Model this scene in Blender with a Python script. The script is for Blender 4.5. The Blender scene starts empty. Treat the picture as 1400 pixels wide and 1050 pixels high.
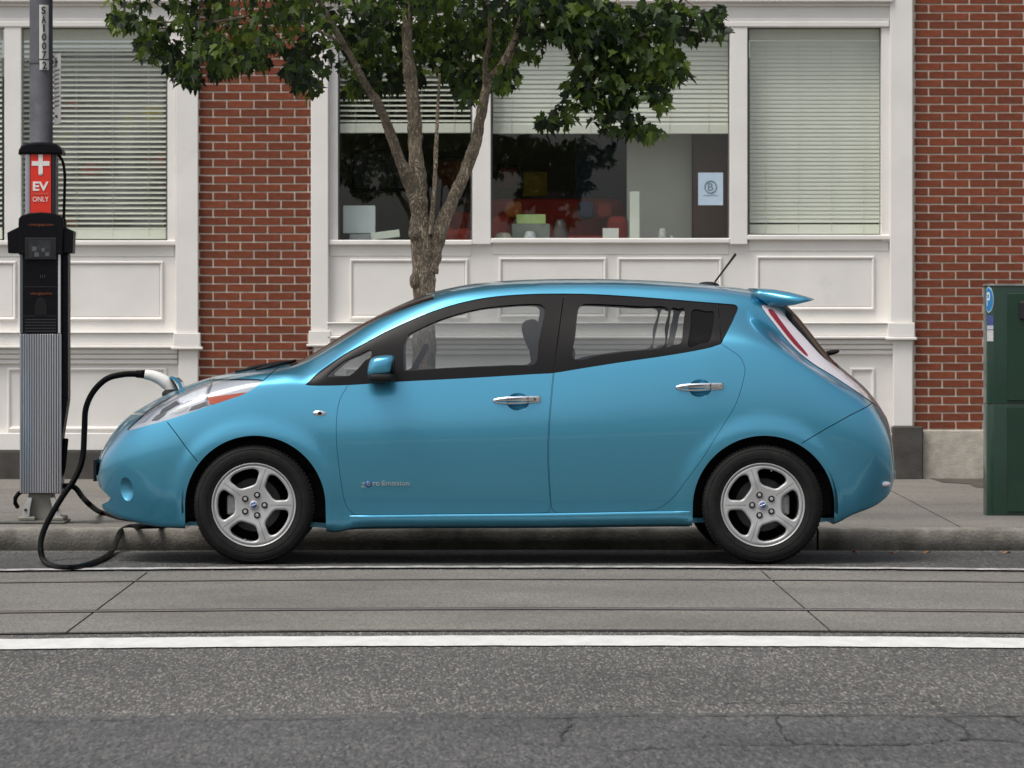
import bpy, bmesh, math, random
import numpy as np
from mathutils import Vector, Matrix, noise
from mathutils.bvhtree import BVHTree
random.seed(7)
scene = bpy.context.scene
C = scene.collection
R = math.radians

# ---------------------------------------------------------------- camera, sky, sun, exposure
CAM_H, CAM_D, FPX = 1.117, 26.0, 6702.8
cam_d = bpy.data.cameras.new('camera'); cam = bpy.data.objects.new('camera', cam_d); C.objects.link(cam)
cam.location = (0, -CAM_D, CAM_H); cam.rotation_euler = (R(90), 0, 0)
cam_d.sensor_width = 36.0; cam_d.lens = FPX * 36 / 1400
cam_d.shift_x = (700 - 610) / 1400; cam_d.shift_y = -(525 - 485) / 1400
cam_d.clip_start = 0.5; cam_d.clip_end = 2000
cam_d.dof.use_dof = True; cam_d.dof.focus_distance = 23.0; cam_d.dof.aperture_fstop = 16.0
scene.camera = cam
world = bpy.data.worlds.new('World'); scene.world = world; world.use_nodes = True
wn = world.node_tree.nodes; wl = world.node_tree.links
bg = wn['Background']; sky = wn.new('ShaderNodeTexSky'); sky.sky_type = 'NISHITA'
SUN_EL, SUN_AZ = R(62), R(228)
sky.sun_disc = False; sky.sun_elevation = SUN_EL; sky.sun_rotation = SUN_AZ
sky.air_density = 1.0; sky.dust_density = 4.0; sky.ozone_density = 1.0; sky.altitude = 50
hsv = wn.new('ShaderNodeHueSaturation'); hsv.inputs['Saturation'].default_value = 0.35   # hazy, almost white overcast
wl.new(sky.outputs[0], hsv.inputs['Color']); wl.new(hsv.outputs[0], bg.inputs[0])
bg.inputs[1].default_value = 0.12
sun_d = bpy.data.lights.new('sun', 'SUN'); sun = bpy.data.objects.new('sun', sun_d); C.objects.link(sun)
sun_d.energy = 1.5; sun_d.angle = R(26); sun_d.color = (1.0, 0.94, 0.86)
sdir = Vector((math.sin(SUN_AZ) * math.cos(SUN_EL), math.cos(SUN_AZ) * math.cos(SUN_EL), math.sin(SUN_EL)))
sun.rotation_euler = sdir.to_track_quat('Z', 'Y').to_euler(); sun.location = (-6, -20, 25)
scene.view_settings.view_transform = 'Standard'; scene.view_settings.look = 'None'
scene.view_settings.exposure = 0.38; scene.view_settings.gamma = 1.0; scene.view_settings.use_curve_mapping = False
scene.cycles.use_denoising = True
scene.cycles.max_bounces = 10; scene.cycles.transparent_max_bounces = 16
scene.cycles.caustics_reflective = False; scene.cycles.caustics_refractive = False
scene.cycles.sample_clamp_indirect = 6

# ---------------------------------------------------------------- helpers
def W(px, py, Y):                       # a point of the place at depth Y (metres beyond the near wheels)
    s = FPX / (CAM_D + Y)
    return Vector(((px - 610) / s, Y, CAM_H - (py - 485) / s))
def groundY(py, z=0.0):                 # depth at which a level sheet of height z is seen at row py
    return FPX * (CAM_H - z) / (py - 485) - CAM_D
def lin(r, g, b):
    f = lambda c: c / 12.92 if c <= 0.04045 else ((c + 0.055) / 1.055) ** 2.4
    return (f(r / 255), f(g / 255), f(b / 255), 1)
def wloc(o):
    v = Vector((0, 0, 0))
    while o is not None:
        v += o.location; o = o.parent
    return v
def tag(o, label=None, cat=None, group=None, kind=None):
    if label: o['label'] = label
    if cat: o['category'] = cat
    if group: o['group'] = group
    if kind: o['kind'] = kind
    return o
def empty(name, loc, label=None, cat=None, group=None, parent=None, kind=None):
    o = bpy.data.objects.new(name, None); C.objects.link(o); o.empty_display_size = 0.1
    o.parent = parent
    o.location = Vector(loc) - (wloc(parent) if parent else Vector((0, 0, 0)))
    return tag(o, label, cat, group, kind)
def place(name, me, loc, parent=None, rot=None):       # mesh centred on its own origin, put at world loc
    o = bpy.data.objects.new(name, me); C.objects.link(o); o.parent = parent
    o.location = Vector(loc) - (wloc(parent) if parent else Vector((0, 0, 0)))
    if rot is not None: o.rotation_euler = rot
    return o
def mk(name, verts, faces, mats, parent=None, smooth=False, midx=None, origin=None):
    """mesh from world coordinates; the object's origin is the parent's (or the given) point"""
    if not isinstance(mats, (list, tuple)): mats = [mats]
    org = wloc(parent) if parent else Vector(origin if origin is not None else (0, 0, 0))
    me = bpy.data.meshes.new(name)
    me.from_pydata([tuple(Vector(v) - org) for v in verts], [], faces)
    for m in mats: me.materials.append(m)
    if midx is not None: me.polygons.foreach_set('material_index', midx)
    if smooth is True: me.polygons.foreach_set('use_smooth', [True] * len(me.polygons))
    elif smooth: me.polygons.foreach_set('use_smooth', smooth)
    me.update()
    o = bpy.data.objects.new(name, me); C.objects.link(o); o.parent = parent
    if parent is None: o.location = org
    return o
class MB:
    def __init__(s): s.v = []; s.f = []; s.sm = []; s.mi = []; s.cur = 0
    def add(s, vs, fs, smooth=False):
        n = len(s.v); s.v += [Vector(v) for v in vs]
        for f in fs: s.f.append(tuple(i + n for i in f)); s.sm.append(smooth); s.mi.append(s.cur)
        return s
    def bm(s, bm, smooth=False):
        bm.verts.ensure_lookup_table(); bm.verts.index_update()
        return s.add([v.co.copy() for v in bm.verts], [[v.index for v in f.verts] for f in bm.faces], smooth)
    def box(s, x0, x1, y0, y1, z0, z1, bev=0.0, seg=1, rot=None):
        b = bmesh.new(); bmesh.ops.create_cube(b, size=1)
        for v in b.verts: v.co = Vector((v.co.x * (x1 - x0), v.co.y * (y1 - y0), v.co.z * (z1 - z0)))
        if bev > 0: bmesh.ops.bevel(b, geom=list(b.edges), offset=bev, segments=seg, affect='EDGES', profile=0.5)
        c = Vector(((x0 + x1) / 2, (y0 + y1) / 2, (z0 + z1) / 2))
        for v in b.verts: v.co = (rot @ v.co if rot else v.co) + c
        s.bm(b); b.free(); return s
    def prism(s, pts, y0, y1):           # polygon in x,z pushed from y0 to y1
        n = len(pts)
        vs = [(p[0], y0, p[1]) for p in pts] + [(p[0], y1, p[1]) for p in pts]
        a = sum(pts[i][0] * pts[(i + 1) % n][1] - pts[(i + 1) % n][0] * pts[i][1] for i in range(n))
        f = [tuple(range(n)), tuple(range(2 * n - 1, n - 1, -1))] + [(i, i + n, (i + 1) % n + n, (i + 1) % n) for i in range(n)]
        if a < 0: f = [tuple(reversed(q)) for q in f]
        return s.add(vs, f)
    def tube(s, pts, rad, n=10, cap=True, smooth=True, sq=None):
        pts = [Vector(p) for p in pts]; m = len(pts)
        if not hasattr(rad, '__len__'): rad = [rad] * m
        vs, fs = [], []; up = None
        for i, p in enumerate(pts):
            t = (pts[min(i + 1, m - 1)] - pts[max(i - 1, 0)]).normalized()
            if up is None:
                up = t.cross(Vector((0.3, 1, 0.2))).normalized()
            up = (up - t * up.dot(t)).normalized(); sd = t.cross(up)
            for k in range(n):
                a = 2 * math.pi * k / n
                vs.append(p + rad[i] * (math.cos(a) * up + math.sin(a) * sd))
        for i in range(m - 1):
            for k in range(n):
                fs.append((i * n + k, i * n + (k + 1) % n, (i + 1) * n + (k + 1) % n, (i + 1) * n + k))
        s.add(vs, fs, smooth)
        if cap:
            s.f.append(tuple(range(len(s.v) - n * m + n - 1, len(s.v) - n * m - 1, -1))); s.sm.append(False); s.mi.append(s.cur)
            s.f.append(tuple(range(len(s.v) - n, len(s.v)))); s.sm.append(False); s.mi.append(s.cur)
        return s
    def lathe(s, prof, c, axis='Z', n=48, smooth=True, closed=False):   # prof: (r, h)
        vs, fs = [], []; m = len(prof); c = Vector(c)
        for r, h in prof:
            for k in range(n):
                a = 2 * math.pi * k / n; u, v = r * math.cos(a), r * math.sin(a)
                vs.append(c + (Vector((u, v, h)) if axis == 'Z' else Vector((u, h, v))))
        for i in range(m if closed else m - 1):
            j = (i + 1) % m
            for k in range(n):
                q = (i * n + k, i * n + (k + 1) % n, j * n + (k + 1) % n, j * n + k)
                fs.append(q if axis == 'Z' else tuple(reversed(q)))
        return s.add(vs, fs, smooth)
    def sup(s, c, r, e1=0.5, e2=0.5, nu=24, nv=16, rot=None, fn=None):   # superellipsoid
        c = Vector(c); vs, fs = [], []
        pw = lambda t, e: math.copysign(abs(t) ** e, t)
        for j in range(nv + 1):
            p = -math.pi / 2 + math.pi * j / nv
            for i in range(nu):
                a = 2 * math.pi * i / nu
                v = Vector((r[0] * pw(math.cos(p), e1) * pw(math.cos(a), e2), r[1] * pw(math.cos(p), e1) * pw(math.sin(a), e2), r[2] * pw(math.sin(p), e1)))
                if fn: v = fn(v)
                vs.append((rot @ v if rot else v) + c)
        for j in range(nv):
            for i in range(nu):
                fs.append((j * nu + i, j * nu + (i + 1) % nu, (j + 1) * nu + (i + 1) % nu, (j + 1) * nu + i))
        return s.add(vs, fs, True)
    def build(s, name, mat, parent=None, origin=None):
        return mk(name, s.v, s.f, mat, parent, s.sm, s.mi, origin)
def curve_plate(polys, depth, bevel, res=2):      # flat 2-D outlines (holes allowed) -> bevelled plate mesh in local xy, z thickness
    cu = bpy.data.curves.new('t', 'CURVE'); cu.dimensions = '2D'; cu.fill_mode = 'BOTH'
    cu.extrude = max(depth / 2 - bevel, 0); cu.bevel_depth = bevel; cu.bevel_resolution = res; cu.offset = -bevel
    for P in polys:
        sp = cu.splines.new('POLY'); sp.points.add(len(P) - 1)
        for p, q in zip(sp.points, P): p.co = (q[0], q[1], 0, 1)
        sp.use_cyclic_u = True
    o = bpy.data.objects.new('t', cu); C.objects.link(o)
    me = bpy.data.meshes.new_from_object(o.evaluated_get(bpy.context.evaluated_depsgraph_get()))
    vs = [v.co.copy() for v in me.vertices]; fs = [tuple(p.vertices) for p in me.polygons]
    bpy.data.objects.remove(o); bpy.data.curves.remove(cu); bpy.data.meshes.remove(me)
    return vs, fs
def plate(name, polys, y, depth, bevel, mat, parent=None, origin=None, smooth=False):   # outlines in world x,z ; front face at y
    vs, fs = curve_plate(polys, depth, bevel)
    vs = [(v.x, y + depth / 2 - v.z, v.y) for v in vs]
    return mk(name, vs, fs, mat, parent, smooth, origin=origin)
def text_obj(name, txt, centre, width, height, mat, parent, rotz=0.0, depth=0.0015, bold=0.0, squash=True, shear=0):
    cu = bpy.data.curves.new('t', 'FONT'); cu.body = txt; cu.size = 1; cu.extrude = 0.002; cu.offset = bold; cu.shear = shear
    cu.resolution_u = 3
    o = bpy.data.objects.new('t', cu); C.objects.link(o)
    me = bpy.data.meshes.new_from_object(o.evaluated_get(bpy.context.evaluated_depsgraph_get()))
    vs = [v.co.copy() for v in me.vertices]; fs = [tuple(p.vertices) for p in me.polygons]
    bpy.data.objects.remove(o); bpy.data.curves.remove(cu); bpy.data.meshes.remove(me)
    x0, x1 = min(v.x for v in vs), max(v.x for v in vs); z0, z1 = min(v.y for v in vs), max(v.y for v in vs)
    sx, sz = width / (x1 - x0), height / (z1 - z0)
    M = Matrix.Rotation(rotz, 3, 'Z'); c = Vector(centre); out = []
    for v in vs:
        out.append(c + M @ Vector(((v.x - (x0 + x1) / 2) * sx, -v.z / 0.002 * depth / 2, (v.y - (z0 + z1) / 2) * sz)))
    return mk(name, out, fs, mat, parent)
def catmull(P, n=8, closed=True):
    P = [Vector(p) for p in P]; m = len(P); out = []
    for i in range(m if closed else m - 1):
        g = lambda k: P[k % m] if closed else P[max(0, min(m - 1, k))]
        a, b, c, d = g(i - 1), g(i), g(i + 1), g(i + 2)
        for k in range(n):
            t = k / n
            out.append(0.5 * ((2 * b) + (c - a) * t + (2 * a - 5 * b + 4 * c - d) * t * t + (3 * b - a - 3 * c + d) * t ** 3))
    if not closed: out.append(P[-1])
    return out
def chaikin(P, it=2):
    P = [Vector(p) for p in P]
    for _ in range(it):
        Q = []
        for i in range(len(P)):
            a, b = P[i], P[(i + 1) % len(P)]
            Q += [a * .75 + b * .25, a * .25 + b * .75]
        P = Q
    return P

# ---------------------------------------------------------------- materials
def nodes_of(m):
    return m.node_tree.nodes, m.node_tree.links, m.node_tree.nodes['Principled BSDF']
def mat(name, col, rough=0.6, metal=0.0, var=0.0, scale=6.0, bump=0.0, bscale=None, world_co=False, stretch=(1, 1, 1), coat=0.0, rnd=0.0, spec=None, dirt=None, detail=5, rvar=0.0):
    m = bpy.data.materials.new(name); m.use_nodes = True
    N, L, p = nodes_of(m)
    if len(col) == 3: col = (*col, 1)
    p.inputs['Base Color'].default_value = col; p.inputs['Roughness'].default_value = rough; p.inputs['Metallic'].default_value = metal
    if coat: p.inputs['Coat Weight'].default_value = coat; p.inputs['Coat Roughness'].default_value = 0.04
    if spec is not None: p.inputs['Specular IOR Level'].default_value = spec
    if var or bump or rnd or dirt or rvar:
        if world_co: co = N.new('ShaderNodeNewGeometry').outputs['Position']
        else: co = N.new('ShaderNodeTexCoord').outputs['Object']
        mp = N.new('ShaderNodeMapping'); mp.inputs['Scale'].default_value = stretch; L.new(co, mp.inputs['Vector']); co = mp.outputs[0]
        nz = N.new('ShaderNodeTexNoise'); nz.inputs['Scale'].default_value = scale; nz.inputs['Detail'].default_value = detail; L.new(co, nz.inputs['Vector'])
        last = None
        if var:
            mr = N.new('ShaderNodeMapRange'); mr.inputs['From Min'].default_value = 0.28; mr.inputs['From Max'].default_value = 0.72
            mr.inputs['To Min'].default_value = 1 - var; mr.inputs['To Max'].default_value = 1 + var; L.new(nz.outputs['Fac'], mr.inputs['Value'])
            mx = N.new('ShaderNodeVectorMath'); mx.operation = 'SCALE'; mx.inputs[0].default_value = col[:3]; L.new(mr.outputs[0], mx.inputs['Scale']); last = mx.outputs[0]
        if rnd:
            oi = N.new('ShaderNodeObjectInfo'); mr = N.new('ShaderNodeMapRange'); mr.inputs['To Min'].default_value = 1 - rnd; mr.inputs['To Max'].default_value = 1 + rnd
            L.new(oi.outputs['Random'], mr.inputs['Value'])
            mx = N.new('ShaderNodeVectorMath'); mx.operation = 'SCALE'
            if last: L.new(last, mx.inputs[0])
            else: mx.inputs[0].default_value = col[:3]
            L.new(mr.outputs[0], mx.inputs['Scale']); last = mx.outputs[0]
        if dirt:                              # (colour, scale, threshold, amount)
            n2 = N.new('ShaderNodeTexNoise'); n2.inputs['Scale'].default_value = dirt[1]; n2.inputs['Detail'].default_value = 8; n2.inputs['Roughness'].default_value = 0.65; L.new(co, n2.inputs['Vector'])
            mr = N.new('ShaderNodeMapRange'); mr.inputs['From Min'].default_value = dirt[2]; mr.inputs['From Max'].default_value = dirt[2] + 0.22; mr.inputs['To Max'].default_value = dirt[3]
            L.new(n2.outputs['Fac'], mr.inputs['Value'])
            mx = N.new('ShaderNodeMix'); mx.data_type = 'RGBA'
            if last: L.new(last, mx.inputs['A'])
            else: mx.inputs['A'].default_value = col
            mx.inputs['B'].default_value = (*dirt[0][:3], 1); L.new(mr.outputs[0], mx.inputs['Factor']); last = mx.outputs['Result']
        if last: L.new(last, p.inputs['Base Color'])
        if rvar:
            mr = N.new('ShaderNodeMapRange'); mr.inputs['To Min'].default_value = rough - rvar; mr.inputs['To Max'].default_value = rough + rvar
            L.new(nz.outputs['Fac'], mr.inputs['Value']); L.new(mr.outputs[0], p.inputs['Roughness'])
        if bump:
            n3 = N.new('ShaderNodeTexNoise'); n3.inputs['Scale'].default_value = bscale or scale * 4; n3.inputs['Detail'].default_value = 6; L.new(co, n3.inputs['Vector'])
            bp = N.new('ShaderNodeBump'); bp.inputs['Strength'].default_value = bump; bp.inputs['Distance'].default_value = 0.01; L.new(n3.outputs['Fac'], bp.inputs['Height']); L.new(bp.outputs[0], p.inputs['Normal'])
    return m
def glass(name, tint=(0.9, 0.95, 0.92), refl=1.0, rough=0.0):
    m = bpy.data.materials.new(name); m.use_nodes = True; N, L = m.node_tree.nodes, m.node_tree.links
    N.remove(N['Principled BSDF']); out = N['Material Output']
    t = N.new('ShaderNodeBsdfTransparent'); t.inputs[0].default_value = (*tint, 1)
    g = N.new('ShaderNodeBsdfGlossy'); g.inputs['Roughness'].default_value = rough; g.inputs['Color'].default_value = (0.95, 0.97, 1, 1)
    fr = N.new('ShaderNodeLayerWeight'); fr.inputs[0].default_value = .5
    pw = N.new('ShaderNodeMath'); pw.operation = 'POWER'; pw.inputs[1].default_value = 5.0; L.new(fr.outputs['Facing'], pw.inputs[0])
    ma = N.new('ShaderNodeMath'); ma.operation = 'MULTIPLY_ADD'; ma.inputs[1].default_value = .96; ma.inputs[2].default_value = .04; L.new(pw.outputs[0], ma.inputs[0])
    mu = N.new('ShaderNodeMath'); mu.operation = 'MULTIPLY'; mu.inputs[1].default_value = refl; mu.use_clamp = True
    L.new(ma.outputs[0], mu.inputs[0])
    mx = N.new('ShaderNodeMixShader'); L.new(mu.outputs[0], mx.inputs[0]); L.new(t.outputs[0], mx.inputs[1]); L.new(g.outputs[0], mx.inputs[2]); L.new(mx.outputs[0], out.inputs[0])
    return m
# ================================================================ THE SETTING
YW = 13.10                                         # brick face
def asphalt(name, col, speck, sp_amt, scale, st=(1, .11, 1), bump=.5, lo=.45, amp=.38, rough=.85):
    m = bpy.data.materials.new(name); m.use_nodes = True; N, L, p = nodes_of(m); p.inputs['Roughness'].default_value = rough
    geo = N.new('ShaderNodeNewGeometry'); mp = N.new('ShaderNodeMapping'); mp.inputs['Scale'].default_value = st; L.new(geo.outputs['Position'], mp.inputs['Vector'])
    vo = N.new('ShaderNodeTexVoronoi'); vo.inputs['Scale'].default_value = scale; L.new(mp.outputs[0], vo.inputs['Vector'])
    nz = N.new('ShaderNodeTexNoise'); nz.inputs['Scale'].default_value = scale * .55; nz.inputs['Detail'].default_value = 5; L.new(mp.outputs[0], nz.inputs['Vector'])
    big = N.new('ShaderNodeTexNoise'); big.inputs['Scale'].default_value = 1.3; big.inputs['Detail'].default_value = 7; big.inputs['Roughness'].default_value = .6; m2 = N.new('ShaderNodeMapping'); m2.inputs['Scale'].default_value = (.55, .42, 1); L.new(geo.outputs['Position'], m2.inputs['Vector']); L.new(m2.outputs[0], big.inputs['Vector'])
    sep = N.new('ShaderNodeSeparateColor'); L.new(vo.outputs['Color'], sep.inputs[0])
    mx = N.new('ShaderNodeValToRGB'); cr = mx.color_ramp; cr.elements[0].position = 0; cr.elements[0].color = (*[q * lo for q in col], 1); cr.elements[1].position = 1; cr.elements[1].color = (*speck, 1)
    e = cr.elements.new(.30); e.color = (*[q * .9 for q in col], 1); e = cr.elements.new(1 - sp_amt); e.color = (*[q * 1.1 for q in col], 1); L.new(sep.outputs[0], mx.inputs[0])
    r2 = N.new('ShaderNodeMapRange'); r2.inputs['From Min'].default_value = .25; r2.inputs['From Max'].default_value = .75; r2.inputs['To Min'].default_value = 1 - amp; r2.inputs['To Max'].default_value = 1 + amp; L.new(nz.outputs['Fac'], r2.inputs['Value'])
    s1 = N.new('ShaderNodeVectorMath'); s1.operation = 'SCALE'; L.new(mx.outputs[0], s1.inputs[0]); L.new(r2.outputs[0], s1.inputs['Scale'])
    r3 = N.new('ShaderNodeMapRange'); r3.inputs['From Min'].default_value = .3; r3.inputs['From Max'].default_value = .7; r3.inputs['To Min'].default_value = .70; r3.inputs['To Max'].default_value = 1.18; L.new(big.outputs['Fac'], r3.inputs['Value'])
    s2 = N.new('ShaderNodeVectorMath'); s2.operation = 'SCALE'; L.new(s1.outputs[0], s2.inputs[0]); L.new(r3.outputs[0], s2.inputs['Scale'])
    L.new(s2.outputs[0], p.inputs['Base Color'])
    if bump:
        bp = N.new('ShaderNodeBump'); bp.inputs['Strength'].default_value = bump; bp.inputs['Distance'].default_value = .006; L.new(nz.outputs['Fac'], bp.inputs['Height']); L.new(bp.outputs[0], p.inputs['Normal'])
    return m
M_CHIP = asphalt('chip_asphalt', (.082, .080, .076), (.25, .232, .20), .26, 165)
M_PATCH = asphalt('patched_asphalt', (.074, .073, .071), (.13, .125, .12), .25, 150, bump=.25)
M_LANE = asphalt('parking_asphalt', (.060, .060, .058), (.12, .11, .10), .3, 130)
M_CONC = asphalt('track_concrete', (.166, .157, .138), (.20, .19, .17), .35, 170, bump=.12, lo=.75, amp=.16)
M_WALK = asphalt('sidewalk_concrete', (.185, .172, .152), (.205, .19, .168), .3, 140, bump=.1, lo=.8, amp=.12)
M_KERB = mat('kerb_concrete', (.23, .217, .19), .9, var=.30, scale=9, bump=.5, bscale=60, world_co=True, dirt=((.060, .055, .045), 2.6, .45, .85))
M_LINE = mat('road_paint', (.66, .66, .64), .6, var=.10, scale=14, bump=.3, bscale=70, world_co=True, stretch=(1, .25, 1), dirt=((.30, .29, .27), 22, .62, .7))
M_LINE2 = mat('worn_road_paint', (.42, .415, .40), .7, var=.2, scale=14, world_co=True, stretch=(1, .25, 1), dirt=((.14, .135, .13), 10, .47, .9))
M_RAIL = mat('rail_steel', (.15, .13, .12), .6, .3, var=.3, scale=5, world_co=True)
M_GROOVE = mat('dark_joint', (.022, .020, .018), .95, var=.3, scale=9, world_co=True)
M_CRACK = mat('crack_dark', (.030, .030, .030), .95)
def bow(x):
    t = max(-3.2, min(3.6, x)) - .45; return -.052 * t * t
def band(name, ya, yb, z, m, parent, x0=-14, x1=14, xa=None, xb=None, n=60, thick=0.0, rag=0.0):
    """a strip of road between two rows, following the street's gentle bend; xa/xb: slanted ends (x near, x far)"""
    V, F = [], []
    for i in range(n + 1):
        t = i / n
        for k, Y in ((0, ya), (1, yb)):
            a = (xa[k] if xa else x0); b = (xb[k] if xb else x1); x = a + (b - a) * t; V.append((x, Y + bow(x) + (rag * (noise.noise(Vector((x * 9, Y, 1))) + .8 * noise.noise(Vector((x * 31, Y, 5)))) if rag else 0), z))
    for i in range(n): F.append((2 * i, 2 * i + 2, 2 * i + 3, 2 * i + 1))
    if thick:
        nn = len(V); V += [(v[0], v[1], v[2] - thick) for v in V]
        for i in range(n): F.append((2 * i, nn + 2 * i, nn + 2 * i + 2, 2 * i + 2)); F.append((2 * i + 1, 2 * i + 3, nn + 2 * i + 3, nn + 2 * i + 1))
        F.append((0, 1, nn + 1, nn)); F.append((2 * n, nn + 2 * n, nn + 2 * n + 1, 2 * n + 1))
    return mk(name, V, F, m, parent)
gv = 400
ground = mk('ground', [(-gv, -gv, -.03), (gv, -gv, -.03), (gv, gv, -.03), (-gv, gv, -.03)], [(0, 1, 2, 3)], M_CHIP); tag(ground, kind='structure')
road = mk('road', [(-gv, -60, 0), (gv, -60, 0), (gv, 1.98, 0), (-gv, 1.98, 0)], [(0, 1, 2, 3)], M_CHIP); tag(road, kind='structure')
GY = lambda py: groundY(py) + .13           # rows as seen in the middle of the street
band('parking_lane', GY(775.5), 1.975, .004, M_LANE, road)
band('edge_line', GY(779.5), GY(777), .009, M_LINE2, road, n=600, rag=.03)
JL = (W(97, 866, GY(866)).x, W(205, 784, GY(784)).x); JR = (W(1130, 864, GY(864)).x, W(1040, 784, GY(784)).x)
band('concrete_bed', GY(866), GY(783.5), .004, M_GROOVE, road)
ya, yb = GY(866), GY(783.5); g = .005
for a, b in (((-14, -14), (JL[0] - g, JL[1] - g)), ((JL[0] + g, JL[1] + g), (JR[0] - g, JR[1] - g)), ((JR[0] + g, JR[1] + g), (14, 14))):
    o = band('concrete_slab', ya, yb, .010, M_CONC, road, xa=a, xb=b, thick=.0055)
band('rail', GY(797.6), GY(796.4), .014, M_RAIL, road)
band('rail', GY(839.6), GY(837.9), .014, M_RAIL, road); band('rail_groove', GY(837.6), GY(836.8), .014, M_GROOVE, road)
band('lane_line', GY(887), GY(873), .005, M_LINE, road, n=900, rag=.022)
band('asphalt_patch', GY(1200), GY(981.5), .005, M_PATCH, road, n=900, rag=.022)
rs = random.Random(3)
def crack(P, wd, z=.009, m=M_CRACK, nm='crack', jag=.02, sub=7):
    pts = []
    for (a, b) in zip(P, P[1:]):
        A = W(a[0], a[1], groundY(a[1])); B = W(b[0], b[1], groundY(b[1]))
        for k in range(sub):
            q = A.lerp(B, k / sub); pts.append(Vector((q.x + rs.uniform(-jag, jag) * .4, q.y + rs.uniform(-jag, jag) * 2.5, z)))
    pts.append(Vector((B.x, B.y, z))); V, F = [], []
    for i, p in enumerate(pts):
        t = (pts[min(i + 1, len(pts) - 1)] - pts[max(0, i - 1)]); n_ = Vector((-t.y, t.x, 0)).normalized()
        h = wd * .85 * rs.uniform(.2, 1.0) * (.3 if i in (0, len(pts) - 1) else 1); n_ = Vector((n_.x, n_.y * 4.5, 0)) * h / 2
        V += [p + n_, p - n_]
    for i in range(len(pts) - 1): F.append((2 * i, 2 * i + 1, 2 * i + 3, 2 * i + 2))
    mk(nm, V, F, m, road)
crack([(780, 984), (778, 996), (766, 1008), (768, 1018)], .010); crack([(1063, 982), (1064, 1000), (1078, 1016), (1088, 1020)], .010)
crack([(1290, 984), (1318, 998), (1326, 1010), (1312, 1016)], .010); crack([(1385, 984), (1400, 996), (1420, 1000)], .010)
crack([(840, 1030), (900, 1026), (950, 1023), (1040, 1021), (1150, 1021)], .007); crack([(1115, 1018), (1160, 1022), (1260, 1020), (1300, 1014), (1420, 1018)], .009)
crack([(700, 1019), (760, 1020), (840, 1030)], .005); crack([(820, 965), (940, 966), (1010, 961), (1120, 962), (1290, 960)], .007); crack([(1270, 960), (1290, 972), (1330, 980), (1400, 982)], .010)
crack([(700, 984), (900, 981.5), (1050, 982), (1250, 981), (1420, 984)], .008); crack([(0, 992), (200, 987), (420, 986), (700, 983)], .005)
crack([(900, 1000), (960, 1006), (965, 1016)], .004)
# --- kerb and sidewalk
KZ = .127; YK = 1.96
kerb = mk('kerb', [(-60, YK + .02, -.02), (60, YK + .02, -.02), (60, YK + .02, .06), (-60, YK + .02, .06)], [(0, 1, 2, 3)], M_GROOVE); tag(kerb, kind='structure')
kj = W(1118, 740, YK).x; edges = [-60, kj - 18, kj - 9, kj, kj + 9, 60]
for a, b in zip(edges, edges[1:]):
    nseg = 110; V, F = [], []; prof = [(YK + .03, -.01), (YK + .004, 0), (YK + .008, KZ - .022), (YK + .016, KZ - .006), (YK + .032, KZ), (YK + .185, KZ)]
    for i in range(nseg + 1):
        x = a + .006 + (b - a - .012) * i / nseg
        for j, (y, z) in enumerate(prof):
            nz_ = noise.noise(Vector((x * 5, j * 1.7, 0))) * .004; V.append((x, y + nz_, z + (nz_ if 2 <= j <= 3 else 0)))
    for i in range(nseg):
        for j in range(5): F.append((i * 6 + j, (i + 1) * 6 + j, (i + 1) * 6 + j + 1, i * 6 + j + 1))
    mk('kerb_stone', V, F, M_KERB, kerb, True)
walk = mk('sidewalk', [(-60, YK + .18, KZ - .012), (60, YK + .18, KZ - .012), (60, 13.4, KZ - .012), (-60, 13.4, KZ - .012)], [(0, 1, 2, 3)], M_GROOVE); tag(walk, kind='structure')
def wp(px, py): Y = groundY(py, KZ); return W(px, py, Y)
s1, s2 = wp(1316, 722), wp(1180, 651)
sl = (s2.x - s1.x) / (s2.y - s1.y); xj = lambda Y: s1.x + (Y - s1.y) * sl
t1, t2 = wp(150, 722), wp(96, 690)
cuts = [lambda Y: -40, lambda Y: W(128, 700, 4).x + (Y - 4) * .42 - .9, xj, lambda Y: 40]
rows = [YK + .192, 6.4, 13.3]
for a, b in zip(cuts, cuts[1:]):
    for r0, r1 in zip(rows, rows[1:]):
        gg = .006; V = [(a(r0) + gg, r0 + gg, KZ), (b(r0) - gg, r0 + gg, KZ), (b(r1) - gg, r1 - gg, KZ), (a(r1) + gg, r1 - gg, KZ)]
        mk('paving_slab', V + [(v[0], v[1], v[2] - .02) for v in V], [(0, 1, 2, 3), (0, 4, 5, 1), (1, 5, 6, 2), (2, 6, 7, 3), (3, 7, 4, 0)], M_WALK, walk)
M_WET = mat('damp_stain', (.075, .068, .058), .6, var=.4, scale=5, world_co=True)
pts = [wp(*q) for q in ((1262, 652), (1300, 650), (1345, 652), (1400, 654), (1420, 660), (1352, 668), (1333, 666), (1325, 662), (1290, 660))]
mk('damp_patch', [(p.x, min(p.y, YW - .01), KZ + .004) for p in pts], [tuple(range(len(pts)))[::-1]], M_WET, walk)

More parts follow.
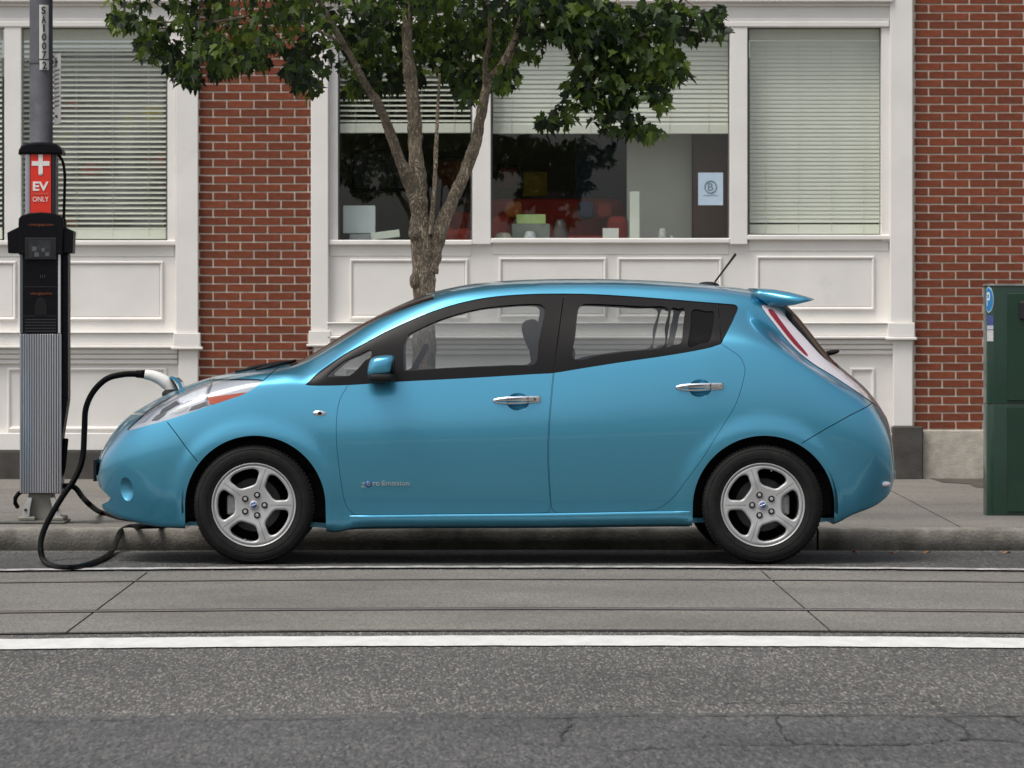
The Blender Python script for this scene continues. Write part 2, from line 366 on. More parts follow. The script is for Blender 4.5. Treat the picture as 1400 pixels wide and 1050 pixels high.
# --- fallen leaves in the gutter
M_DRY = mat('dry_leaf', (.42, .17, .05), .7, var=.3, scale=30)
for i, (px_, py_, sc_) in enumerate(((1170, 757, 1), (1222, 758, .8), (1265, 758, .7), (1269, 757, .8), (1377, 758, 1))):
    q = W(px_, py_, groundY(py_)); V = [q + Vector((math.cos(t) * .022 * sc_ * (1 + .4 * math.sin(3 * t + i)), math.sin(t) * .022 * sc_, .012 + .006 * math.sin(2 * t + i))) for t in [k * math.pi / 4 for k in range(8)]]
    o = mk('fallen_leaf', [q + Vector((0, 0, .010))] + V, [(0, k + 1, (k + 1) % 8 + 1) for k in range(8)], M_DRY, origin=q)
    tag(o, 'small dry orange leaf lying in the gutter by the kerb', 'leaf', 'dry leaves in the gutter')

# ================================================================ THE BUILDING
M_WHITE = mat('white_woodwork', (.80, .780, .745), .45, var=.05, scale=3, bump=.06, bscale=25, world_co=True, dirt=((.50, .475, .43), 2.2, .60, .45))
M_MORTAR = mat('mortar', (.62, .55, .46), .95, var=.15, scale=20, bump=.4, bscale=150, world_co=True)
M_BRICK = mat('red_brick', (.180, .043, .017), .85, var=.25, scale=22, bump=.35, bscale=160, rnd=.18, dirt=((.10, .03, .02), 40, .6, .5))
M_BASE = mat('dark_stone_base', (.060, .056, .050), .8, var=.3, scale=8, bump=.3, bscale=60, world_co=True)
M_PLINTH = mat('concrete_plinth', (.46, .42, .36), .9, var=.18, scale=14, bump=.4, bscale=80, world_co=True, dirt=((.20, .17, .11), 3, .55, .6))
M_WGLASS = glass('shop_glass', (.955, .972, .955), 1.2)
M_BLIND = mat('blind_slat', (.89, .88, .80), .5, var=.03, scale=6)
bld = empty('shop_building', W(700, 655, YW), 'brick shop building with white panelled front and large windows behind the car', 'building')
def wb(name, a, b, c, d, yf, yb, m, parent=bld, bev=.004):
    p, q = W(a, d, yf), W(b, c, yf); return MB().box(p.x, q.x, yf, yb, p.z, q.z, bev).build(name, m, parent)
ZB = KZ - .01
def frame_ring(name, a, b, c, d, yf, wd, dep, parent=bld):      # moulding round a panel, mitred, with a sloped inner face
    p, q = W(a, d, yf), W(b, c, yf); prof = [(0, dep), (0, .3 * dep), (.35 * wd, 0), (.6 * wd, .15 * dep), (wd, dep)]
    V, F = [], []; n = len(prof)
    for (x, z, sx_, sz_) in ((p.x, p.z, 1, 1), (q.x, p.z, -1, 1), (q.x, q.z, -1, -1), (p.x, q.z, 1, -1)):
        for o_, y in prof: V.append((x + sx_ * o_, yf + y, z + sz_ * o_))
    for k in range(4):
        for j in range(n - 1): F.append((k * n + j, ((k + 1) % 4) * n + j, ((k + 1) % 4) * n + j + 1, k * n + j + 1))
    return mk(name, V, F, M_WHITE, parent)
rb = random.Random(11)
BW, BH, BC = .2035, .0535, .0665
def brick_mesh(w_):
    m = MB().box(-w_ / 2, w_ / 2, 0, .03, -BH / 2, BH / 2, .0025); me = bpy.data.meshes.new('brick')
    me.from_pydata([tuple(v) for v in m.v], [], m.f); me.materials.append(M_BRICK); return me
BM = brick_mesh(BW)
cutmesh = {}
def bricks(part, xa, xb, zlow, zhigh, first, vis, x_shift):
    rest = MB(); nrow = int((zhigh - zlow) / BC); cnt = 0
    for r in range(nrow):
        z = zlow + (r + .5) * BC; off = (r % 2) * (BW + .0132) / 2 + x_shift
        k0 = -2
        x = xa - (BW + .0132) + off
        while x < xb:
            a, b_ = max(x, xa), min(x + BW, xb)
            if b_ - a > .025:
                cx = (a + b_) / 2; jit = Vector((0, rb.uniform(-.0015, .0015), rb.uniform(-.0008, .0008)))
                if vis(cx, z, b_ - a):
                    key = round(b_ - a, 3)
                    if key not in cutmesh: cutmesh[key] = BM if abs(key - BW) < .001 else brick_mesh(key)
                    place('brick', cutmesh[key], Vector((cx, YW, z)) + jit, part, (0, rb.uniform(-.004, .004), 0)); cnt += 1
                else: rest.box(a, b_, YW, YW + .03, z - BH / 2, z + BH / 2, .0025)
            x += BW + .0132
    if rest.v:
        o = rest.build('brick_rest', M_BRICK, part); o['kind'] = 'stuff'
    return cnt
sW = FPX / (CAM_D + YW); pxof = lambda x: 610 + x * sW; pyof = lambda z: 485 - (z - CAM_H) * sW
pier = wb('brick_pier', 264, 431, -330, 655, YW + .008, YW + .35, M_MORTAR, bev=0)
zl = W(0, 650, YW).z
n1 = bricks(pier, W(268.5, 0, YW).x, W(427, 0, YW).x, zl, zl + 5.6, 0, lambda cx, z, w_: 70 < pyof(z) < 525 and w_ > .15, .03)
wall = wb('brick_wall', 1240, 2300, -330, 655, YW + .008, YW + .35, M_MORTAR, bev=0)
zr = W(0, 587, YW).z
n2 = bricks(wall, W(1250.5, 0, YW).x, W(1600, 0, YW).x, zr, zr + 5.3, 0, lambda cx, z, w_: -2 < pyof(z) < 590 and pxof(cx) < 1400 and w_ > .15 and not (pxof(cx) > 1345 and pyof(z) > 392), -.10)
print('bricks', n1, n2)
wb('plinth', 1261, 2300, 588, 656, YW - .02, YW + .3, M_PLINTH, bev=.008)
# white timber front, two bays
wb('header_board', -420, 268, -330, 37, YW - .01, YW + .3, M_WHITE); wb('header_board', 425, 1247, -330, 37, YW - .01, YW + .3, M_WHITE)
for a, b in ((-420, 270), (423, 1222)):
    wb('cornice', a, b, -14, 3, YW - .09, YW - .012, M_WHITE, bev=.012); wb('cornice_bead', a, b, 3.2, 8, YW - .045, YW - .012, M_WHITE, bev=.008)
    wb('architrave', a + 4, b - 6, 29, 37, YW - .04, YW - .012, M_WHITE, bev=.008); wb('architrave_bead', a + 4, b - 6, 25, 29, YW - .022, YW - .012, M_WHITE, bev=.003)
wb('panel_board', -420, 268, 334, 640, YW + .02, YW + .3, M_WHITE); wb('panel_board', 425, 1247, 330, 640, YW + .02, YW + .3, M_WHITE)
# pilasters
def pilaster(a, b, ytop, yled0, yled1, ybot, side):
    wb('pilaster', a, b, ytop, yled0, YW - .06, YW + .018, M_WHITE, bev=.006)
    wb('pilaster_cap', a - 3, b + 3, yled0, yled1 - 4, YW - .085, YW + .017, M_WHITE, bev=.006); wb('pilaster_cap_bead', a - 6, b + 6, yled1 - 4, yled1, YW - .10, YW + .016, M_WHITE, bev=.006)
    wb('pilaster', a + 4, b, yled1, ybot, YW - .055, YW + .018, M_WHITE, bev=.006)
pilaster(240, 271, -100, 455, 478, 617, 0); pilaster(425, 449, -100, 452, 474, 617, 0); pilaster(1217, 1248, -200, 441, 465, 583, 0)
wb('base_block', 1220, 1262, 583, 656, YW - .10, YW + .2, M_BASE, bev=.01)
wb('stone_base', -420, 276, 617, 656, YW - .07, YW + .2, M_BASE, bev=.006); wb('stone_base', 424, 1219, 612, 656, YW - .07, YW + .2, M_BASE, bev=.006)
# casings beside the glass
wb('casing', 229, 240, 37, 334, YW - .015, YW + .25, M_WHITE); wb('casing', 449, 462, 37, 334, YW + .03, YW + .25, M_WHITE); wb('casing', 1205, 1217, 37, 330, YW - .015, YW + .25, M_WHITE)
wb('mullion', 6, 29, 37, 334, YW - .03, YW + .25, M_WHITE); wb('mullion', 646, 671, 37, 334, YW - .03, YW + .25, M_WHITE); wb('mullion', 998, 1022, 37, 334, YW - .03, YW + .25, M_WHITE)
wb('casing', -420, -230, 37, 334, YW - .03, YW + .25, M_WHITE)
for a, b, y0 in ((-420, 240, 328.5), (449, 646, 328), (671, 998, 325.5), (1022, 1217, 321)):
    wb('sill', a, b, y0, y0 + 7, YW - .035, YW + .2, M_WHITE, bev=.008)
    wb('sill_rail', a + 2, b - 2, y0 + 7, y0 + 22, YW + .012, YW + .1, M_WHITE, bev=.003)
for a, b, c, d in ((50, 223, 357, 438), (-180, 22, 357, 438), (478, 640, 354, 436), (682, 829, 352, 434), (844, 987, 352, 434), (1034, 1196, 350, 424)):
    frame_ring('panel_moulding', a, b, c, d, YW - .004, .030, .026); wb('panel', a + 5, b - 5, c + 5, d - 5, YW + .012, YW + .03, M_WHITE, bev=.003)
for a, b, y0 in ((-420, 243, 456), (447, 1224, 443)):
    wb('apron_rail', a, b, y0, y0 + 16, YW - .05, YW + .02, M_WHITE, bev=.004); wb('apron_ledge', a, b, y0 + 16.2, y0 + 20.5, YW - .085, YW + .02, M_WHITE, bev=.008)
    wb('apron_top', a, b, y0 - 2.5, y0 - .2, YW - .07, YW + .02, M_WHITE, bev=.005)
    for k in range(3): wb('cove_step', a, b, y0 + 21 + 7 * k, y0 + 28 + 7 * k - .4, YW - .045 + .018 * k, YW + .02, M_WHITE, bev=.006)
    wb('skirting', a, b, 592, 616, YW - .035, YW + .02, M_WHITE, bev=.006)
for a, b in ((-160, -10), (10, 228), (470, 650), (670, 830), (850, 1000), (1030, 1150), (1162, 1196)):
    frame_ring('panel_moulding', a, b, 503, 588, YW - .002, .030, .024)
# glass
def pane(a, b, c, d): wb('window_pane', a, b, c, d, YW + .115, YW + .121, M_WGLASS, bev=0)
pane(-231, 8, 36, 330); pane(27, 231, 36, 330); pane(460, 648, 36, 330); pane(669, 1000, 36, 327); pane(1020, 1207, 36, 322)
M_FR = mat('dark_window_frame', (.10, .105, .10), .5)
for a, b, c, d in ((29, 229.5, 37, 329), (462, 646, 37, 328), (671, 998, 37, 326), (1022, 1205, 37, 321)):
    for q in ((a, a + 2.2, c, d), (b - 2.2, b, c, d), (a + 2.2, b - 2.2, c, c + 2)): wb('window_frame', *q, YW + .09, YW + .115, M_FR, bev=.002)
# storey above (out of the picture) and the room behind the glass
M_ROOM = mat('room_wall', (.30, .29, .27), .9, var=.1, scale=2, world_co=True)
M_ROOMF = mat('room_floor', (.16, .12, .09), .6, var=.2, scale=4, world_co=True)
p, q = W(-420, 655, YW), W(2300, -330, YW)
MB().box(p.x, q.x, YW + .25, 19, 3.35, 3.5).build('room_ceiling', mat('room_ceiling', (.55, .54, .52), .9), bld)
MB().box(p.x, q.x, YW + .3, 19, .0, .25).build('room_floor', M_ROOMF, bld)
MB().box(p.x, q.x, 18.2, 18.4, .25, 3.35).build('room_wall', M_ROOM, bld)
MB().box(p.x - .1, p.x, YW, 18.4, .1, q.z).build('side_wall', M_MORTAR, bld)
MB().box(p.x, q.x, YW, 18.4, W(0, -330, YW).z, 7.2).build('upper_wall', M_BRICK, bld)
# --- blinds
def blind(a, b, top, bot, pitch, tilt, label, open_=False, rail=True):
    yb_ = YW + .185; r = empty('window_blind', W((a + b) / 2, bot, yb_), label, 'blind')
    p, q = W(a, bot, yb_), W(b, top, yb_); s = FPX / (CAM_D + yb_); Wd = q.x - p.x
    MB().box(p.x, q.x, yb_ - .03, yb_ + .03, q.z - 15 / s, q.z, .004).build('head_rail', M_BLIND, r)
    sm_ = MB(); sw = .046; n = 6; V, F = [], []
    for k in range(n + 1):
        t = k / n - .5; V += [(-Wd / 2 + .006, t * sw, .004 * (1 - 4 * t * t)), (Wd / 2 - .006, t * sw, .004 * (1 - 4 * t * t))]
    for k in range(n): F.append((2 * k, 2 * k + 1, 2 * k + 3, 2 * k + 2))
    me = bpy.data.meshes.new('slat'); me.from_pydata(V, [], F); me.materials.append(M_BLIND); me.polygons.foreach_set('use_smooth', [True] * n)
    z = q.z - 20 / s; zend = p.z + (14 / s if rail else 3 / s); k = 0
    while z > zend:
        place('slat', me, ((p.x + q.x) / 2, yb_, z), r, (tilt + rb.uniform(-.05, .05), rb.uniform(-.0015, .0015), 0)); z -= pitch / s; k += 1
    if rail: MB().box(p.x + .004, q.x - .004, yb_ - .02, yb_ + .02, p.z, p.z + 13 / s, .004).build('bottom_rail', M_BLIND, r)
    else: MB().box(p.x + .004, q.x - .004, yb_ - .02, yb_ + .02, p.z, p.z + 4 / s, .004).build('bottom_rail', M_BLIND, r)
    nc = 4 if Wd < 1.3 else 6
    for j in range(nc):
        x = p.x + Wd * (j + .5) / nc; MB().tube([(x, yb_ - .026, p.z + .01), (x, yb_ - .026, q.z - .02)], .0016, 5).build('cord', M_BLIND, r)
    return r
blind(31, 228, 40, 327, 7.0, R(29), 'lowered pale slat blind in the window behind the charging post')
blind(-228, 4, 40, 327, 7.0, R(29), 'lowered slat blind in the window left of the white mullion behind the post')
blind(464, 644, 40, 182, 7.0, R(24), 'half raised slat blind behind the tree trunk')
blind(673, 996, 40, 183, 6.4, R(66), 'half raised wide slat blind above the window notice')
blind(1024, 1203, 40, 320, 5.6, R(72), 'fully lowered pale green slat blind beside the brick wall')

# ================================================================ THE STREET TREE
def bark_mat():
    m = mat('bark', (.34, .26, .19), .95); N, L, p = nodes_of(m)
    tc = N.new('ShaderNodeTexCoord'); mp = N.new('ShaderNodeMapping'); mp.inputs['Scale'].default_value = (1, 1, .28); L.new(tc.outputs['Object'], mp.inputs['Vector'])
    nz = N.new('ShaderNodeTexNoise'); nz.inputs['Scale'].default_value = 14; nz.inputs['Detail'].default_value = 7; L.new(mp.outputs[0], nz.inputs['Vector'])
    ad = N.new('ShaderNodeMixRGB'); ad.blend_type = 'ADD'; ad.inputs[0].default_value = .22; L.new(mp.outputs[0], ad.inputs[1]); L.new(nz.outputs['Color'], ad.inputs[2])
    vo = N.new('ShaderNodeTexVoronoi'); vo.feature = 'DISTANCE_TO_EDGE'; vo.inputs['Scale'].default_value = 58; L.new(ad.outputs[0], vo.inputs['Vector'])
    r1 = N.new('ShaderNodeMapRange'); r1.inputs['From Max'].default_value = .22; L.new(vo.outputs['Distance'], r1.inputs['Value'])
    rp = N.new('ShaderNodeValToRGB'); cr = rp.color_ramp; cr.elements[0].color = (.25, .195, .14, 1); cr.elements[1].color = (.66, .54, .40, 1); e = cr.elements.new(.35); e.color = (.50, .40, .29, 1); L.new(r1.outputs[0], rp.inputs[0])
    n2 = N.new('ShaderNodeTexNoise'); n2.inputs['Scale'].default_value = 7; n2.inputs['Detail'].default_value = 5; L.new(tc.outputs['Object'], n2.inputs['Vector'])
    r2 = N.new('ShaderNodeMapRange'); r2.inputs['From Min'].default_value = .3; r2.inputs['From Max'].default_value = .7; r2.inputs['To Min'].default_value = .5; r2.inputs['To Max'].default_value = 1.35; L.new(n2.outputs['Fac'], r2.inputs['Value'])
    sc = N.new('ShaderNodeVectorMath'); sc.operation = 'SCALE'; L.new(rp.outputs[0], sc.inputs[0]); L.new(r2.outputs[0], sc.inputs['Scale']); L.new(sc.outputs[0], p.inputs['Base Color'])
    bp = N.new('ShaderNodeBump'); bp.inputs['Strength'].default_value = .9; bp.inputs['Distance'].default_value = .012; L.new(r1.outputs[0], bp.inputs['Height']); L.new(bp.outputs[0], p.inputs['Normal'])
    return m
M_BARK = bark_mat()
def leafmat(name, col, tr):
    m = mat(name, col, .5, var=.35, scale=2.2); N, L, p = nodes_of(m); p.inputs['Specular IOR Level'].default_value = .35
    t = N.new('ShaderNodeBsdfTranslucent'); t.inputs[0].default_value = (*tr, 1); mx = N.new('ShaderNodeMixShader'); mx.inputs[0].default_value = .30
    L.new(p.outputs[0], mx.inputs[1]); L.new(t.outputs[0], mx.inputs[2]); L.new(mx.outputs[0], N['Material Output'].inputs[0]); return m
M_LEAF = leafmat('leaf_green', (.042, .074, .018), (.13, .21, .03)); M_LEAF2 = leafmat('leaf_light', (.10, .150, .024), (.28, .40, .05)); M_LEAF3 = leafmat('leaf_dark', (.016, .028, .012), (.03, .05, .015))
YT = 3.6
tree = empty('street_tree', (W(580, 700, YT).x, YT, KZ), 'leafy maple street tree with forked trunk growing behind the car roof', 'tree')
tr = random.Random(5); TS_ = FPX / (CAM_D + YT)
def limb(m, P, n=9):
    pts = [Vector((*W(a, b, YT + dy)[:],)) for a, b, dy, r_ in P]; rad = [.78 * r_ / TS_ for *_, r_ in P]
    K = 14; C2 = catmull([tuple(p) for p in pts], K, False); rr = [rad[min(i // K, len(rad) - 1)] * (1 - (i % K) / K) + rad[min(i // K + 1, len(rad) - 1)] * ((i % K) / K) for i in range(len(C2))]
    k0 = len(m.v); m.tube(C2, rr, 24)
    for i in range(k0, len(m.v)):
        v = m.v[i]; j = min(len(C2) - 1, (i - k0) // 24); d_ = (v - C2[j])
        m.v[i] = C2[j] + d_ * (1 + .22 * noise.noise(v * 9) + .15 * noise.noise(v * 22) + .12 * noise.noise(Vector((v.x * 60, v.y * 60, v.z * 22))))
    return C2
m = MB()
limb(m, [(578, 735, 0, 27), (578, 690, 0, 23), (579, 600, 0, 21), (579, 480, 0, 19.5), (580, 400, 0, 19.5), (578, 350, 0, 18), (574, 300, 0, 17), (571, 262, 0, 15), (568, 200, .02, 13.5), (565, 140, .05, 12), (558, 80, .1, 10), (556, 20, .15, 8), (560, -90, .3, 6), (570, -260, .4, 4)])
limb(m, [(576, 290, 0, 13), (562, 258, -.02, 11), (549, 225, -.1, 9.5), (534, 182, -.2, 9), (518, 145, -.28, 8), (498, 112, -.35, 6.5), (470, 60, -.5, 5), (430, -10, -.7, 4.5), (360, -120, -1, 3)])
limb(m, [(588, 372, 0, 14), (596, 335, .02, 13), (612, 288, .05, 12), (634, 240, .1, 10.5), (650, 195, .12, 10), (659, 150, .15, 9), (668, 112, .18, 8.5), (690, 85, .2, 7.5), (708, 45, .22, 7), (720, 0, .25, 6), (740, -90, .3, 5), (790, -220, .4, 3)])
limb(m, [(588, 320, -.06, 4), (593, 270, -.10, 4), (596, 210, -.12, 3.6), (598, 160, -.1, 3), (601, 100, -.1, 2)])
limb(m, [(664, 125, .16, 5), (664, 85, .1, 4.5), (670, 40, .0, 3.5), (660, -40, -.2, 3)])
limb(m, [(712, 40, .2, 3.5), (745, 20, .0, 3), (770, 50, -.15, 2.2), (785, 80, -.25, 1.8), (805, 125, -.3, 1.2)])
limb(m, [(740, -90, .3, 4), (820, -40, .0, 3), (860, 40, -.2, 2.2), (880, 100, -.3, 1.5)])
limb(m, [(820, -40, 0, 2.5), (900, -20, 0, 2), (960, 15, 0, 1.2)])
limb(m, [(470, 60, -.5, 3), (380, 20, -.7, 2.5), (290, 30, -.8, 2), (215, 30, -.9, 1.2)])
kn = W(566, 318, YT - .09); m.sup(kn, (.035, .03, .04), .9, .9, 14, 10); kn = W(567, 384, YT - .04); m.sup(kn, (.032, .05, .05), .9, .9, 14, 10)
m.build('trunk', M_BARK, tree)
LP = [(0, 0), (.10, .10), (.34, .08), (.28, .22), (.52, .40), (.34, .44), (.36, .56), (.14, .54), (.12, .74), (0, 1.0), (-.12, .74), (-.14, .54), (-.36, .56), (-.34, .44), (-.52, .40), (-.28, .22), (-.34, .08), (-.10, .10)]
LF = [(0, 1, 2), (0, 2, 3), (0, 3, 5), (3, 4, 5), (0, 5, 7), (5, 6, 7), (0, 7, 8), (0, 8, 9), (0, 9, 10), (0, 10, 11), (0, 11, 13), (11, 12, 13), (0, 13, 15), (13, 14, 15), (0, 15, 16), (0, 16, 17)]
def leaf_xf(pos, size, r):
    yaw = r.uniform(0, 6.283); droop = r.gauss(R(55), R(28)); roll = r.gauss(0, R(30))
    M = Matrix.Rotation(yaw, 3, 'Z') @ Matrix.Rotation(-droop, 3, 'X') @ Matrix.Rotation(roll, 3, 'Y')
    fold = r.uniform(.1, .45); curl = r.uniform(.0, .35)
    return [pos + M @ Vector((x * size, y * size, (abs(x) * fold - curl * y * y) * size)) for x, y in LP]
crown = MB(); singles = []
def yb_left(x): return float(np.interp(x, [140, 165, 185, 215, 235, 262, 285, 310, 345, 380, 405, 430, 455, 480, 510, 540, 575, 610, 640, 665, 690, 715, 735], [32, 38, 62, 78, 95, 112, 100, 98, 78, 92, 108, 122, 112, 128, 120, 118, 108, 112, 132, 120, 118, 60, 25]))
def put(px_, py_, Y_, size, single=False):
    pos = W(px_, py_, Y_); V = leaf_xf(pos, size, tr); q = tr.random() * .62 + .38 * (.5 - .9 * noise.noise(Vector((px_ * .014, py_ * .016, Y_ * .6))))
    mi = 1 if q < .30 else (0 if q < .58 else 2)
    if py_ > -30 and (single): singles.append((V, mi, pos, py_))
    crown.cur = mi; crown.add(V, LF)
N1 = 0
while N1 < 12000:                             # main crown, ending in an uneven hem of hanging sprays
    x = tr.uniform(150, 730); top = -520 + ((x - 450) / 300) ** 2 * 260
    yb_ = yb_left(x); y = yb_ - (yb_ - top) * (tr.random() ** 1.75); Yd = YT + tr.uniform(-1.5, 1.4) * (1 if y < yb_ - 30 else .75)
    nn_ = noise.noise(Vector((x * .016, y * .018, Yd * 1.3)))
    if y > -10 and nn_ < -.04 and x < 480: continue
    if y > yb_ - 26 and noise.noise(Vector((x * .045, y * .03, 3))) < -.02: continue
    if x < 235 and y > -20 and tr.random() < .35: continue
    if 465 < x < 735 and y > 15:
        if y > 62 and tr.random() < .30: continue
        Yd = YT + abs(Yd - YT) + .2
    put(x, y, Yd, tr.uniform(.045, .088) * (1.15 if tr.random() < .2 else 1)); N1 += 1
blobs = [(755, 20, 40, 35, 202), (800, 25, 45, 40, 283), (845, 45, 45, 40, 270), (890, 40, 35, 35, 162), (870, 95, 50, 40, 270), (820, 80, 40, 35, 162), (835, 130, 30, 25, 108), (850, 165, 40, 16, 74), (885, 178, 22, 10, 35), (765, 160, 18, 18, 40), (790, 125, 20, 24, 59), (745, 165, 9, 9, 12), (915, 85, 22, 26, 74), (930, 100, 12, 12, 18), (905, 135, 12, 16, 24), (905, 10, 40, 18, 81), (955, 18, 30, 12, 45), (978, 38, 14, 14, 24), (938, 44, 22, 8, 27), (985, 12, 10, 8, 10), (695, 105, 16, 20, 32), (640, 132, 14, 10, 13), (725, 50, 16, 34, 35), (165, 32, 14, 6, 10), (210, 60, 26, 22, 54), (240, 92, 16, 14, 29), (265, 106, 14, 8, 18), (345, 75, 25, 22, 54), (420, 112, 20, 14, 40)]
for (bx, by, rx, ry, n) in blobs:
    for _ in range(n):
        a, q = tr.uniform(0, 6.283), tr.random() ** .5
        put(bx + rx * q * math.cos(a), by + ry * q * math.sin(a), YT - .25 + tr.uniform(-.35, .35), tr.uniform(.055, .095), True)
singles.sort(key=lambda s: -s[3]); keep = singles[:300]; drop = {id(s[0]) for s in keep}
# the 300 lowest-hanging leaves are parts of their own; the mass above stays one crown
c2 = MB(); lv = len(LP); leafset = set()
for s in keep: leafset.add(tuple(round(q, 5) for q in s[0][0]))
for i in range(len(crown.v) // lv):
    blk = crown.v[i * lv:(i + 1) * lv]
    if tuple(round(q, 5) for q in blk[0]) in leafset: continue
    c2.cur = crown.mi[i * len(LF)]; c2.add(blk, LF)
o = c2.build('crown', [M_LEAF, M_LEAF2, M_LEAF3], tree); o['kind'] = 'stuff'
for V, mi, pos, _ in keep: mk('leaf', V, LF, [M_LEAF, M_LEAF2, M_LEAF3][mi], tree)
# ================================================================ THE CAR
import time as _t
_t0 = _t.time()
CY = 0.885                                   # centre line of the car (near wheels' faces stand at Y = 0)
PCOL = (.085, .385, .575, 1)
def paint_mat():
    m = mat('car_paint', PCOL, 0.31, 0.80, coat=.9)
    N, L, p = nodes_of(m); p.inputs['Coat Roughness'].default_value = 0.05; p.inputs['Coat IOR'].default_value = 1.5
    v = N.new('ShaderNodeTexVoronoi'); v.inputs['Scale'].default_value = 900; tc = N.new('ShaderNodeTexCoord'); L.new(tc.outputs['Object'], v.inputs['Vector'])
    mr = N.new('ShaderNodeMapRange'); mr.inputs['To Min'].default_value = 0.90; mr.inputs['To Max'].default_value = 1.12; L.new(v.outputs['Color'], mr.inputs['Value'])
    sc = N.new('ShaderNodeVectorMath'); sc.operation = 'SCALE'; sc.inputs[0].default_value = PCOL[:3]; L.new(mr.outputs[0], sc.inputs['Scale']); L.new(sc.outputs[0], p.inputs['Base Color'])
    return m
M_PAINT = paint_mat()
M_INT = mat('cabin_grey', (0.020, 0.019, 0.019), 0.75, var=0.15, scale=30)
M_TRIM = mat('satin_black_trim', (0.013, 0.012, 0.012), 0.34, rvar=0.06, scale=8, spec=.14)
M_BLACK = mat('black_plastic', (0.010, 0.010, 0.010), 0.55, var=0.2, scale=40, spec=.25)
M_RUB = mat('tyre_rubber', (0.008, 0.008, 0.008), 0.7, spec=.25, var=0.25, scale=25, bump=0.15, bscale=120, dirt=((0.030, 0.028, 0.025), 9, 0.5, 0.4))
M_CHROME = mat('chrome', (0.82, 0.82, 0.84), 0.14, 1.0)
M_ALLOY = mat('alloy_silver', (0.47, 0.47, 0.47), 0.36, 0.3, var=0.05, scale=12, rvar=0.05)
M_BRAKE = mat('brake_steel', (0.09, 0.09, 0.09), 0.45, 0.8, var=0.2, scale=30)
M_LENS = glass('lamp_lens', (0.95, 0.96, 0.97), 0.45, .08)
M_CARGLASS = glass('car_glass', (0.80, 0.81, 0.81), 1.0)
M_DARKGLASS = mat('dark_tinted_glass', (0.010, 0.010, 0.010), 0.15, spec=.04)
M_LAMPWHITE = mat('lamp_reflector', (0.56, 0.57, 0.59), 0.25, 0.4, var=0.06, scale=18)
M_AMBER = mat('amber_reflector', (0.55, 0.07, 0.006), 0.25, coat=0.5)
M_RED = mat('red_lens', (0.24, 0.010, 0.025), 0.25, coat=0.3)
M_TAILWHITE = mat('clear_tail_lens', (0.70, 0.66, 0.70), 0.16, 0.15, coat=1.0)
M_BLUEBADGE = mat('badge_blue', (0.02, 0.08, 0.30), 0.3, coat=0.5)
M_WHITEPL = mat('white_plastic', (0.78, 0.77, 0.74), 0.35, var=0.04, scale=20)

def pchip(xs, ys, q):
    xs = np.asarray(xs, float); ys = np.asarray(ys, float); h = np.diff(xs); d = np.diff(ys) / h; n = len(xs)
    m = np.zeros(n)
    for i in range(1, n - 1):
        if d[i - 1] * d[i] > 0:
            w1 = 2 * h[i] + h[i - 1]; w2 = h[i] + 2 * h[i - 1]; m[i] = (w1 + w2) / (w1 / d[i - 1] + w2 / d[i])
    m[0] = d[0]; m[-1] = d[-1]
    q = np.clip(np.asarray(q, float), xs[0], xs[-1]); k = np.clip(np.searchsorted(xs, q) - 1, 0, n - 2)
    t = (q - xs[k]) / h[k]
    return (2 * t**3 - 3 * t**2 + 1) * ys[k] + (t**3 - 2 * t**2 + t) * h[k] * m[k] + (-2 * t**3 + 3 * t**2) * ys[k + 1] + (t**3 - t**2) * h[k] * m[k + 1]
X0, X1 = (134.5 - 610) / 249.3, (1218 - 610) / 249.3
WD = [(X0, 0.04), (X0 + .004, .2), (X0 + .012, .32), (X0 + .03, .44), (X0 + .08, .575), (X0 + .16, .685), (X0 + .3, .79), (X0 + .5, .852), (X0 + .75, .877), (X0 + 1.1, .885),
      (X1 - 1.1, .885), (X1 - .75, .879), (X1 - .5, .862), (X1 - .3, .822), (X1 - .18, .765), (X1 - .10, .69), (X1 - .05, .60), (X1 - .02, .48), (X1 - .006, .33), (X1, .06)]
wf = lambda x: pchip([a for a, b in WD], [b for a, b in WD], x)
def ztab(T, frac, yabs=None):                # rows traced on the body at that guide's own distance -> (x, z)
    out = []
    for a, b in T:
        s = 254.0
        for _ in range(3):
            x = min(max((a - 610) / s, X0), X1); y = float(wf(x)) * frac
            if yabs is not None: y = min(y, yabs)
            s = FPX / (CAM_D + CY - y)
        out.append((x, CAM_H - (b - 485) / s))
    out.sort(); res = [out[0]]
    for p in out[1:]:
        if p[0] - res[-1][0] > 1e-4: res.append(p)
    return [p[0] for p in res], [p[1] for p in res]
T7 = [(134.5, 648), (135.2, 630), (138, 620), (148, 602), (163, 580), (177, 567), (197, 555), (231, 537), (288, 516), (320, 508.5), (360, 502), (395, 497), (415, 490), (437, 477), (486, 447), (543, 418), (577, 404), (600, 397), (646, 388), (686, 384), (743, 381.6), (800, 381), (854, 382), (954, 387.5), (1026, 396), (1056, 403), (1080, 420), (1108, 455), (1137, 492), (1160, 511.5), (1186, 534), (1201, 556), (1212, 575), (1219, 597), (1221.4, 625), (1222, 640)]
T6 = [(134.5, 649), (135.2, 632), (138, 622), (148, 605), (163, 584), (177, 571), (197, 559), (231, 541), (288, 519), (320, 511), (360, 504.5), (400, 500.5), (420, 493.5), (437, 484), (471, 463.5), (514, 438), (560, 419), (594, 408), (628, 399.5), (686, 392.5), (743, 389.5), (800, 389), (854, 390), (954, 395.5), (1026, 404), (1056, 414), (1080, 434), (1108, 467), (1137, 500), (1160, 518), (1186, 539), (1201, 560), (1212, 580), (1219, 600), (1221.4, 627), (1222, 642)]
